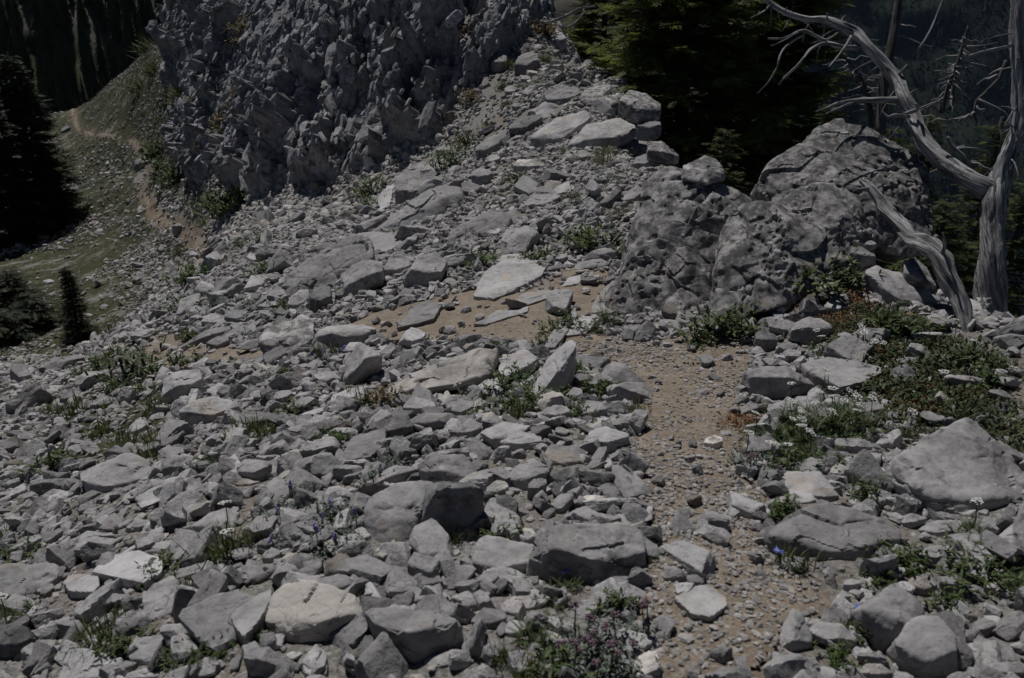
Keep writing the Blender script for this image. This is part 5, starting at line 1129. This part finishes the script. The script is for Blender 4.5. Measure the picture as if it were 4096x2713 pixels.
dead('dead_tree', 'silvery forked dead tree arching over the tall pale peaked boulder', 'dead tree', [
    ('trunk', [('C', '2115,2360,150,5.5 2135,2250,120,5.55 2130,2060,108,5.55 2140,1820,108,5.55 2150,1567,104,5.6 2170,1400,100,5.6 2195,1270,92,5.62 2215,1180,70,5.65', 28)]),
    ('root_flare', [('C', '2090,2080,60,5.42 2060,2180,75,5.38 2040,2260,62,5.36 2010,2320,30,5.36', 16)]),
    ('limb', [('C', '2200,1350,70,5.62 2060,1290,88,5.66 1900,1200,76,5.75 1750,1080,70,5.85 1650,950,63,5.95 1590,800,60,6.05 1530,680,62,6.1 1490,560,53,6.2 1420,470,49,6.25 1300,330,46,6.3 1200,230,47,6.4 1100,180,38,6.4 980,140,31,6.45 850,130,27,6.5 720,90,24,6.5 600,15,20,6.5 520,-80,17,6.5', 22)]),
    ('limb', [('C', '2190,1330,75,5.62 2235,1150,76,5.6 2290,1000,70,5.6 2335,860,66,5.6 2345,650,66,5.6 2330,300,68,5.6 2320,-150,66,5.6', 22)]),
    ('branch', [('C', '1220,330,26,6.38 1100,325,24,6.35 980,300,18,6.3 880,350,15,6.25 800,450,12,6.2 700,540,10,6.2 665,590,5,6.2', 9)]),
    ('branch', [('C', '990,285,16,6.3 900,240,15,6.3 820,215,14,6.3 700,265,11,6.3 590,268,7,6.3', 8), ('C', '800,225,9,6.3 700,280,7,6.25 610,320,4,6.2', 6)]),
    ('branch', [('C', '830,245,12,6.3 740,300,11,6.3 680,370,10,6.25 650,470,9,6.2 590,570,7,6.2 515,650,4,6.2', 8)]),
    ('branch', [('C', '1165,255,13,6.3 1120,330,11,6.2 1060,410,9,6.15 1010,465,5,6.1', 8)]),
    ('branch', [('C', '1490,690,30,6.1 1350,695,26,6.1 1200,695,19,6.1 1080,715,15,6.1 1000,745,11,6.1 920,775,6,6.1', 9), ('C', '1190,705,12,6.1 1080,750,9,6.05 990,790,5,6.0', 7)]),
    ('branch', [('C', '1480,530,12,6.2 1520,490,11,6.15 1555,452,8,6.1', 7)]),
    ('branch', [('C', '615,20,11,6.5 560,80,9,6.45 470,125,5,6.4', 7)]),
    ('branch', [('C', '1000,150,11,6.45 998,95,7,6.4', 6), ('C', '1100,210,10,6.4 1000,275,9,6.35 880,300,6,6.3', 7)]),
    ('branch', [('C', '1570,810,16,6.0 1470,800,14,5.95 1420,810,11,5.95 1380,770,6,5.95', 8)]),
    ('branch', [('C', '2300,315,15,5.6 2100,355,13,5.6 1980,390,6,5.6', 8), ('C', '2110,350,8,5.6 2090,320,4,5.6', 5)]),
    ('branch', [('C', '1530,790,14,6.0 1620,760,20,5.95 1615,720,10,5.9', 7)]),
    ('branch', [('C', '2330,-60,12,5.6 2100,-160,11,5.7 1850,-110,10,5.8 1810,-20,9,5.8 1720,200,9,5.8 1640,335,10,5.8', 8)])], foot_t, back=.75)
dead('twisted_root', 'thick twisted weathered root writhing down beside the dead tree', 'root', [
    ('root', [('C', '1240,1245,28,6.0 1320,1330,48,5.9 1400,1450,62,5.8 1500,1560,62,5.65 1580,1650,66,5.5 1700,1700,80,5.35 1790,1790,86,5.25 1830,1910,80,5.2 1895,2020,76,5.15 1940,2150,66,5.1 1960,2270,52,5.05 1975,2370,34,5.0', 22)]),
    ('branch_stub', [('C', '1310,1300,20,5.9 1180,1325,10,5.9', 8)]),
    ('branch_stub', [('C', '1800,1760,22,5.2 1815,1690,16,5.15 1800,1615,8,5.1', 8)])], at(*px('F', 1970, 800), 5.0))
dead('fallen_log', 'rotten furrowed log lying at the right edge below the dead tree', 'log', [('log', [('F', '2480,640,90,4.9 2350,720,84,4.85 2200,750,64,4.9 2050,790,40,4.95', 20)]), ('branch_stub', [('F', '2220,900,44,4.6 2290,1040,40,4.5 2330,1180,26,4.4', 10)])], at(*px('F', 2250, 800), 4.85))
def snag(label, spec, seed, twigs=16, c='C', mat='snag'):
    g = np.random.default_rng(seed); p, r = trace(c, spec); o = p[-1]
    root = tag(link('dead_snag', None, tuple(o)), label, 'dead tree', 'dead snags beyond the boulders'); link('trunk', wood_mesh('trunk', [tube(p, r, 10, .1, seed)], mat, o), parent=root)
    for k in range(twigs):
        t = g.uniform(.08, .9); i = int(t * (len(p) - 1)); a = g.uniform(0, 6.28); L = g.uniform(.12, .45); d = np.array([math.cos(a), math.sin(a) * .6, g.uniform(-.5, .3)])
        q = p[i] + d * L * np.linspace(0, 1, 5)[:, None] + np.array([0, 0, -.10 * L]) * (np.linspace(0, 1, 5) ** 2)[:, None] + g.normal(size=(5, 3)) * .02 * L * 2
        link('twig', wood_mesh('twig', [tube(q, np.linspace(.014, .004, 5), 5, 0, seed + k)], 'wood', o), parent=root)
snag('dark upright dead trunk rising to the top edge behind the arching limb', '1505,-60,34,9.2 1480,120,36,9.2 1440,320,38,9.2 1405,500,42,9.2 1385,680,44,9.2 1375,920,46,9.2', 3, 18)
snag('thin dark snag left of two beneath the hanging stick', '1975,180,5,10 1900,440,12,10 1840,600,17,10 1790,780,24,10', 4, 22)
snag('thin dark snag right of two beneath the hanging stick', '1955,230,5,10.3 1915,420,11,10.3 1880,560,14,10.3 1850,760,20,10.3', 5, 18)
snag('crooked dark snag leaning behind the tall pale peaked boulder', '1110,370,12,9.6 1190,490,20,9.6 1260,600,24,9.6 1290,720,26,9.6 1310,880,28,9.6', 6, 26)
snag('dark curved dead stem bending down from the right fork', '2240,420,14,7.4 2190,540,15,7.4 2100,640,16,7.4 2040,700,14,7.4 2020,780,10,7.4 2035,850,6,7.4', 7, 8)
snag('pale bent dead branch standing left of the dead trunk', '1830,950,14,7.2 1870,1020,18,7.2 1950,1090,20,7.2 1985,1160,22,7.2 2010,1250,24,7.2', 8, 10, mat='wood')
snag('bleached dead boughs sprawling on the crest near the fir', '1760,45,8,19 1650,60,10,19 1560,110,12,19 1440,155,14,19 1380,150,12,19', 9, 14, c='B', mat='wood')
snag('thin white dead branch lying on the boulder crest beside the fir', '1690,80,5,18 1620,160,7,18 1560,190,8,18', 10, 6, c='B', mat='wood')
snag('bare white dead sapling at the left edge below the firs', '25,820,6,22 10,900,7,22 25,1000,8,22 60,1080,9,22', 11, 4, c='D', mat='wood')

# ---------------------------------------------------------------- small plants
M['grass'] = leaf_mat('grass_blades', (.045, .062, .020), (.125, .135, .050), .25)
M['tuft'] = leaf_mat('far_grass', (.036, .042, .018), (.090, .092, .040), .15, inst=True)
M['herb'] = leaf_mat('herb_leaves', (.034, .055, .020), (.095, .125, .042), .22)
M['silver'] = leaf_mat('silvery_leaves', (.085, .105, .080), (.20, .225, .185), .15)
M['mat'] = leaf_mat('mat_leaves', (.026, .042, .018), (.075, .085, .035), .15)
M['rust'] = leaf_mat('rust_leaves', (.12, .055, .022), (.24, .12, .05), .2)
M['ochre'] = leaf_mat('ochre_leaves', (.075, .055, .020), (.18, .13, .045), .2)
M['bush'] = leaf_mat('bush_leaves', (.030, .055, .016), (.10, .14, .035), .22)
M['dry'] = leaf_mat('dry_grass', (.13, .115, .065), (.27, .24, .15), .25)
def plain(name, c, rough=.7): return NB(name).fin(c, rough, spec=.2)
M['white'] = plain('white_petals', (.60, .60, .56)); M['violet'] = plain('violet_petals', (.26, .21, .42)); M['blue'] = plain('blue_petals', (.20, .24, .58))
M['lilac'] = plain('lilac_petals', (.50, .44, .56)); M['mauve'] = plain('mauve_heads', (.165, .11, .135)); M['yellow'] = plain('yellow_petals', (.62, .38, .03)); M['stem'] = plain('green_stem', (.07, .095, .04))
def blade(g, p, d, L, wd, bend, seg=3):
    """a leaf strip that narrows to its tip"""
    s = np.cross(d, [0, 0, 1.]); s = s / (np.linalg.norm(s) + 1e-6); T = []; prev = None
    for k in range(seg + 1):
        t = k / seg; c = p + d * L * t + np.array([0, 0, -bend * L * t * t]); w_ = wd * (1 - t) ** .6 * min(1, .55 + t * 2)
        cur = (c - s * w_, c + s * w_)
        if prev is not None:
            T.append((prev[0], prev[1], cur[1]));
            if k < seg: T.append((prev[0], cur[1], cur[0]))
        prev = cur
    return T
def gdir(g, lo, hi):
    a, e = g.uniform(0, 6.28), R(g.uniform(lo, hi)); return np.array([math.cos(a) * math.cos(e), math.sin(a) * math.cos(e), math.sin(e)])
def plant_mesh(kind, seed):
    g = np.random.default_rng(seed); T = []; tint = []
    def add(tr): T.extend(tr); tint.extend([g.random()] * len(tr))
    if kind in ('grass', 'dry'):
        for _ in range(95):
            r = g.normal(size=2) * .17; add(blade(g, np.array([r[0], r[1], -.03]), gdir(g, 40, 88), g.uniform(.35, .9), .016, g.uniform(.1, .5)))
    elif kind in ('herb', 'bush', 'ochre'):
        for _ in range(26 if kind == 'herb' else 34):
            r = g.normal(size=2) * .22; d = gdir(g, 35, 88); L = g.uniform(.25, .75); b = np.array([r[0], r[1], -.04]); add(blade(g, b, d, L, .010, .1, 2))
            for j in range(9):
                p = b + d * L * g.uniform(.25, 1.0); add(blade(g, p, gdir(g, -10, 70), g.uniform(.12, .26), g.uniform(.03, .05), .3, 2))
    elif kind == 'fern':
        for _ in range(34):
            r = g.normal(size=2) * .15; d = gdir(g, 25, 80); L = g.uniform(.35, .85); b = np.array([r[0], r[1], -.03]); bend = g.uniform(.2, .6)
            s = np.cross(d, [0, 0, 1.]); s /= np.linalg.norm(s); add(blade(g, b, d, L, .008, bend, 3))
            for j in range(11):
                t = .2 + .78 * j / 11; p = b + d * L * t + [0, 0, -bend * L * t * t]
                for q in (-1, 1): add(blade(g, p, s * q * .8 + d * .5 + [0, 0, .15], .15 * (1.1 - t), .016, .2, 1))
    elif kind == 'silver':
        for _ in range(60):
            r = g.normal(size=2) * .27; d = gdir(g, 30, 85); L = g.uniform(.1, .5); b = np.array([r[0], r[1], -.03]); add(blade(g, b, d, L, .008, .1, 1))
            for j in range(7): add(blade(g, b + d * L * g.uniform(.3, 1), gdir(g, 0, 75), g.uniform(.08, .16), .026, .2, 2))
    elif kind == 'mat':
        for _ in range(420):
            r = g.normal(size=2) * .36; h = .16 * max(0, 1 - (r @ r) * 1.2) * g.uniform(.3, 1.2); add(blade(g, np.array([r[0], r[1], h - .02]), gdir(g, 0, 80), g.uniform(.06, .14), g.uniform(.018, .032), .3, 2))
    T = np.array(T); V = T.reshape(-1, 3); me = mesh_np('leaves', V, np.arange(len(V)).reshape(-1, 3), False, {'tint': np.repeat(tint, 3)})
    me.materials.append(M[{'fern': 'herb'}.get(kind, kind)]); return me
PK = {k: [plant_mesh(k, 1000 + 31 * i + 7 * j) for j in range(3)] for i, k in enumerate(('grass', 'dry', 'herb', 'bush', 'ochre', 'fern', 'silver', 'mat'))}
PK['rust'] = []
for m_ in PK['mat']:
    c_ = m_.copy(); c_.materials.clear(); c_.materials.append(M['rust']); PK['rust'].append(c_)
def blob(level, pts, sz, seed, flat=1.0):
    g = np.random.default_rng(seed); U, T = ico(level); ps = []
    for p, s in zip(pts, sz): ps.append((U * s * np.array([1, 1, flat]) * (1 + .15 * g.normal(size=(len(U), 1))) + p, T, np.zeros(len(U))))
    V, T, _ = merge(ps); return V, T
def daisy(g, p, r, nrm):
    T = []; n = nrm / np.linalg.norm(nrm); a = np.cross(n, [.3, .9, .1]); a /= np.linalg.norm(a); b = np.cross(n, a)
    for k in range(12):
        t = k * 6.283 / 12; d = a * math.cos(t) + b * math.sin(t); s = -a * math.sin(t) + b * math.cos(t)
        T.append((p + d * r * .25, p + d * r * .8 + s * r * .16, p + d * r)); T.append((p + d * r * .25, p + d * r, p + d * r * .8 - s * r * .16))
    return T
def tri_mesh(name, T, mat):
    V = np.array(T).reshape(-1, 3); me = mesh_np(name, V, np.arange(len(V)).reshape(-1, 3), False, {'tint': np.zeros(len(V))}); me.materials.append(M[mat]); return me
g = np.random.default_rng(77)
# flower parts, sized in metres
pts = np.array([[math.cos(a) * r, math.sin(a) * r, .010 - 5 * r * r] for a, r in zip(g.uniform(0, 6.28, 34), .036 * np.sqrt(g.random(34)))]); V, T = blob(0, pts, g.uniform(.004, .007, 34), 1, .6)
YH = mesh_np('flower_head', V, T, False); YH.materials.append(M['white'])
def head(mat, n, r, s, seed, tall=1.0):
    gg = np.random.default_rng(seed); q = gg.normal(size=(n, 3)); q = q / np.linalg.norm(q, axis=1)[:, None] * r * gg.random((n, 1)) ** .4 * np.array([1, 1, tall]); V, T = blob(0, q, gg.uniform(.6, 1.2, n) * s, seed); me = mesh_np('flower_head', V, T, False); me.materials.append(M[mat]); return me
MH = head('mauve', 22, .016, .006, 3); VH = head('violet', 14, .014, .007, 4, 1.8); BH = head('blue', 9, .012, .008, 5); YL = head('yellow', 10, .012, .006, 6, .5)
DZ = tri_mesh('flower_head', daisy(g, np.zeros(3), .017, np.array([0, -.5, 1.])), 'lilac'); DE = head('yellow', 5, .003, .0035, 7, .5)
STEM = {}
def stem_mesh(h):
    k = round(h, 2)
    if k not in STEM:
        V, T, _ = tube([[0, 0, 0], [.01, 0, k * .5], [0, .005, k]], [.0028, .0024, .0018], 5, 0, 1); STEM[k] = mesh_np('stem', V, T, True); STEM[k].materials.append(M['stem'])
    return STEM[k]
ITEMS = []     # things waiting for a label: (object, words, px, py)
def flower(root, hd, loc, h, sc=1.0, eye=None):
    s = link('stem', stem_mesh(h), loc, (g.normal() * .12, g.normal() * .12, g.uniform(0, 6)), parent=root)
    f = link('flower_head', hd, (0, 0, round(h, 2)), (g.normal() * .2, g.normal() * .2, 0), sc, parent=s)
    return f
def plant(c, x, y, r, kind, words=None, fl=None, nfl=0, fsz=1.0, fh=(.06, .14), name=None):
    X, Y = px(c, x, y); rp = r / KC; P, d = cast(X, Y + rp * .45); s = 2 * rp / F * d * 1.7
    flat = kind in ('mat', 'rust')
    k = int(g.integers(3)); sc = s * g.uniform(.9, 1.1)
    W = words or {'grass': 'green grass tuft', 'dry': 'pale dry grass tuft', 'herb': 'leafy green herb', 'bush': 'bright green bushy plant', 'ochre': 'ochre shrub', 'fern': 'feathery-leaved green plant', 'silver': 'silvery-leaved plant', 'mat': 'dark green cushion mat', 'rust': 'rust-red cushion mat'}[kind]
    n = hn(P[0], P[1])[0]; q = Vector((0, 0, 1)).rotation_difference(Vector((n * .6 + np.array([0, 0, .4])) if not flat else n)).to_euler()
    nm = name or {'grass': 'grass_tuft', 'dry': 'grass_tuft', 'herb': 'herb', 'bush': 'bush', 'ochre': 'shrub', 'fern': 'herb', 'silver': 'herb', 'mat': 'cushion_plant', 'rust': 'cushion_plant'}[kind]
    o = link(nm, None, tuple(P)); o['category'] = 'plant'; o['group'] = 'small plants among the stones'
    yaw = g.uniform(0, 6.28); m = q.to_matrix() @ Matrix.Rotation(yaw, 3, 'Z')
    link('leaves', PK[kind][k], (0, 0, .004), m.to_euler(), sc * (1.22 if flat else 1), parent=o)
    if kind == 'mat' and g.random() < .4: link('withered_leaves', PK['rust'][(k + 1) % 3], (0, 0, .0), m.to_euler(), sc * .9, parent=o)
    for j in range(nfl):
        a, rr_ = g.uniform(0, 6.28), s * .42 * math.sqrt(g.random()); f = flower(o, fl, (math.cos(a) * rr_, math.sin(a) * rr_, .0), g.uniform(*fh), fsz * g.uniform(.8, 1.2))
        if fl is DZ: link('flower_centre', DE, (0, 0, .002), parent=f.parent if False else f)
    ITEMS.append((o, W, X, Y)); return o
for ln in PLANTS.strip().split('\n'):
    c, rest = ln.split(':')
    for q in rest.split():
        x, y, r, k = q.split(','); plant(c, float(x), float(y), float(r), k)
# flowering plants
for c, x, y, r, n in (('H', 350, 140, 115, 7), ('H', 60, 400, 95, 6), ('H', 90, 540, 60, 3), ('H', 30, 650, 60, 4), ('G', 2060, 300, 80, 4), ('G', 2000, 440, 95, 3), ('G', 2250, 480, 100, 6), ('G', 2300, 640, 90, 4), ('G', 1950, 630, 60, 3)):
    plant(c, x, y, r, 'silver', 'silvery plant with violet flowers', VH, (n + 1) // 3, .62, (.05, .10))
for c, x, y, r, n in (('H', 1720, 1340, 150, 9), ('H', 1880, 1450, 140, 8), ('H', 1600, 1440, 110, 5), ('H', 2000, 1260, 90, 5), ('I', 540, 110, 100, 7)):
    plant(c, x, y, r, 'silver', 'grey-green plant with dusky mauve flower heads', MH, (n * 2) // 3, .72, (.06, .13), 'flowering_bush')
for c, x, y, r, n in (('F', 230, 740, 115, 9), ('F', 540, 520, 90, 9), ('F', 850, 400, 120, 12), ('F', 1080, 380, 100, 7), ('F', 110, 800, 60, 7), ('F', 940, 250, 60, 4)):
    plant(c, x, y, r, 'herb', 'low plant with pale lilac daisies', DZ, n, 1.1, (.06, .12))
for c, x, y, r, n in (('I', 750, 770, 110, 2), ('D', 2250, 900, 70, 9), ('D', 2340, 880, 55, 8), ('H', 1560, 870, 35, 1), ('I', 1190, 1180, 35, 1), ('D', 800, 890, 60, 5), ('E', 980, 240, 40, 3)):
    plant(c, x, y, r, 'grass', 'small grassy plant with blue flowers', BH, n, .75, (.04, .08))
plant('G', 1490, 1060, 35, 'herb', 'single orange-yellow flower', YL, 1, 1.3, (.06, .08)); plant('F', 1580, 670, 40, 'herb', 'plant with a yellow flower', YL, 2, 1.0, (.05, .08))
# white yarrow
def yarrow(c, x, y, h=.16):
    X, Y = px(c, x, y); P, d = cast(X, Y + h / d0(X, Y) * F * .9); o = link('yarrow', None, tuple(P)); o['category'] = 'flower'; o['group'] = 'white yarrow by the path'
    s = link('stem', stem_mesh(round(h, 2)), (0, 0, -.01), (g.normal() * .08, g.normal() * .08, 0), parent=o); link('flower_head', YH, (0, 0, round(h, 2)), (g.normal() * .25 + .1, g.normal() * .25, g.uniform(0, 6)), g.uniform(.5, .85), parent=s)
    link('leaves', PK['fern'][int(g.integers(3))], (0, 0, 0), (0, 0, g.uniform(0, 6)), g.uniform(.10, .15), parent=o); ITEMS.append((o, 'white flat-headed yarrow', X, Y))
def d0(X, Y): return cast(X, Y)[1]
for c, x, y, h in [('F', a, b, .15) for a, b in ((945, 1008), (985, 1035), (720, 1100), (1010, 1120), (1105, 1142), (942, 1168), (1060, 1190), (920, 1218), (1090, 1220), (1155, 1195), (1270, 1200), (742, 1228), (1170, 1250), (1020, 1290), (1168, 1292), (485, 1298), (775, 1280), (812, 1300), (740, 1342), (795, 1328), (785, 1388), (862, 1438), (405, 1425), (1540, 1280), (1765, 1012), (898, 720), (912, 768), (1240, 712), (1252, 744), (1312, 792), (1362, 808), (1208, 884), (1875, 662), (1888, 752), (1970, 806), (612, 1526), (698, 1535))] + [('I', 1985, 315, .16), ('G', 1555, 355, .14), ('G', 1620, 545, .12), ('D', 870, 1145, .12), ('D', 935, 1125, .12), ('D', 1010, 1165, .12), ('G', 30, 985, .12), ('D', 1560, 930, .08), ('D', 1640, 905, .08)]: yarrow(c, x, y, h)
for x, y, r in ((720, 1390, 150), (950, 1400, 190), (1150, 1400, 150), (850, 1490, 140), (1050, 1330, 130), (640, 1440, 90)): plant('F', x, y, r, 'fern', 'feathery yarrow foliage')

# ---------------------------------------------------------------- loose stones that can be picked out one by one
SM = []
for k in range(16):
    V, T = rand_rock(4, 1300 + k, dims=(1, .76, .55), amp=.8, p=40); me = mesh_np('stone', V, T, True)
    try: me.set_sharp_from_angle(angle=R(35))
    except Exception: pass
    me.materials.append(M['rock' if k % 3 else 'rock_pale']); SM.append(me)
ns = 0; taken = []
while ns < 95:
    X, Y = g.uniform(40, 4060), g.uniform(900, 2690) if g.random() < .8 else g.uniform(600, 1100)
    P, d = cast(X, Y); tr1, ft1, gr1 = masks(np.array([P[0]]), np.array([P[1]]))
    if d > 14 or (tr1[0] and g.random() < .85) or not clear_of(P[:1], P[1:2], .95)[0]: continue
    if any(math.hypot(X - a, Y - b) < 110 for a, b in taken): continue
    taken.append((X, Y)); s = float(np.clip(g.lognormal(0, .3), .6, 1.6)) * .042 * d ** .85
    nrm = hn(P[0], P[1]) + g.normal(size=(1, 3)) * .3; mm = Matrix(rotmats(np.array([g.uniform(0, 6.28)]), nrm)[0].tolist())
    o = link('stone', SM[ns % 16], (P[0], P[1], P[2] + .15 * s), mm.to_euler(), (s * g.uniform(.9, 1.4), s * g.uniform(.85, 1.2), s * g.uniform(.8, 1.1)))
    o['category'] = 'stone'; o['group'] = 'loose stones of the scree'; ITEMS.append((o, 'small angular grey stone' if ns % 3 else 'small pale angular stone', X, Y)); ns += 1

# ---------------------------------------------------------------- labels: each small thing by the boulder it lies nearest to
ORD = ['nearest', 'second nearest', 'third nearest', 'fourth nearest', 'fifth nearest', 'sixth nearest', 'seventh nearest', 'eighth nearest', 'ninth nearest', 'tenth nearest', 'eleventh nearest', 'twelfth nearest']
bk = {}
for o, W, X, Y in ITEMS:
    best = min(REFS, key=lambda q: max(math.hypot(X - q[1], Y - q[2]) - q[3] * .8, 0) + .02 * q[3]); dx, dy = X - best[1], Y - best[2]
    rel = ('right of' if dx > 0 else 'left of') if abs(dx) > abs(dy) else ('in front of' if dy > 0 else 'behind')
    bk.setdefault((W, best[0], rel), []).append((math.hypot(dx, dy), o))
for (W, ref, rel), L in bk.items():
    L.sort(key=lambda q: q[0])
    for k, (_, o) in enumerate(L):
        lab = f'{W} just {rel} the {ref}' if len(L) == 1 else f'{W} {ORD[min(k, 11)]} {rel} the {ref}'
        o['label'] = ' '.join(lab.split()[:16])

# ---------------------------------------------------------------- grass on the far slope, too fine to count
gg = np.random.default_rng(8)
lam = AREA * 45.0 * vis * infr * (~cl) * (rr > 9) * (rr < 85) * np.where(GRm, 1, .04) * np.where(TR | FTm, 0, 1) * np.clip(1 + patch * 2.6, .05, 3); lam *= min(1, 26000 / lam.sum())
ii = np.repeat(np.arange(lam.size), gg.poisson(lam).ravel()); n = len(ii)
th = GT[:-1, :-1].ravel()[ii] + gg.random(n) * dth; lr = GL[:-1, :-1].ravel()[ii] + gg.random(n) * dlr; x, y = np.sin(th) * np.exp(lr), np.cos(th) * np.exp(lr)
tt = []
for k in range(7): tt += blade(gg, np.array([*(gg.normal(size=2) * .25), -.05]), gdir(gg, 30, 85), gg.uniform(.4, .9), .07, .4, 2)
tt = np.array(tt); Vt = tt.reshape(-1, 3); sz = gg.uniform(.10, .24, n) * np.clip(np.exp(lr) / 25, .6, 1.6)
gt_ = mesh_np('tuft', Vt, np.arange(len(Vt)).reshape(-1, 3), False); gt_.materials.append(M['tuft'])
print('grass', n)
tag(scatter_obj('grass', templates('tuft', [gt_]), np.stack([x, y, hz(x, y) + ground_noise(x, y)], 1), np.stack([np.zeros(n), np.zeros(n), gg.uniform(0, 6.28, n)], 1), np.repeat(sz[:, None], 3, 1), gg.random(n)), 'sparse low grass over the left slope', kind='stuff')

# ---------------------------------------------------------------- the air
if HAZE:
    hm = bpy.data.materials.new('mountain_air'); hm.use_nodes = True; nt_ = hm.node_tree; nt_.nodes.clear(); ho_ = nt_.nodes.new('ShaderNodeOutputMaterial'); pv = nt_.nodes.new('ShaderNodeVolumePrincipled')
    pv.inputs['Color'].default_value = (.42, .66, 1.0, 1); pv.inputs['Density'].default_value = HAZE; pv.inputs['Anisotropy'].default_value = 0.0; nt_.links.new(pv.outputs[0], ho_.inputs['Volume'])
    a, b = np.array([-2600, -400, -1000.]), np.array([2900, 2600, 900.]); V = [[(a, b)[i][0], (a, b)[j][1], (a, b)[k][2]] for i in (0, 1) for j in (0, 1) for k in (0, 1)]
    T = [(0, 1, 3, 2), (4, 6, 7, 5), (0, 4, 5, 1), (2, 3, 7, 6), (0, 2, 6, 4), (1, 5, 7, 3)]
    hz_o = link('haze', mesh_np('haze', V, T)); hz_o.data.materials.append(hm); tag(hz_o, 'thin blue mountain air', kind='stuff')
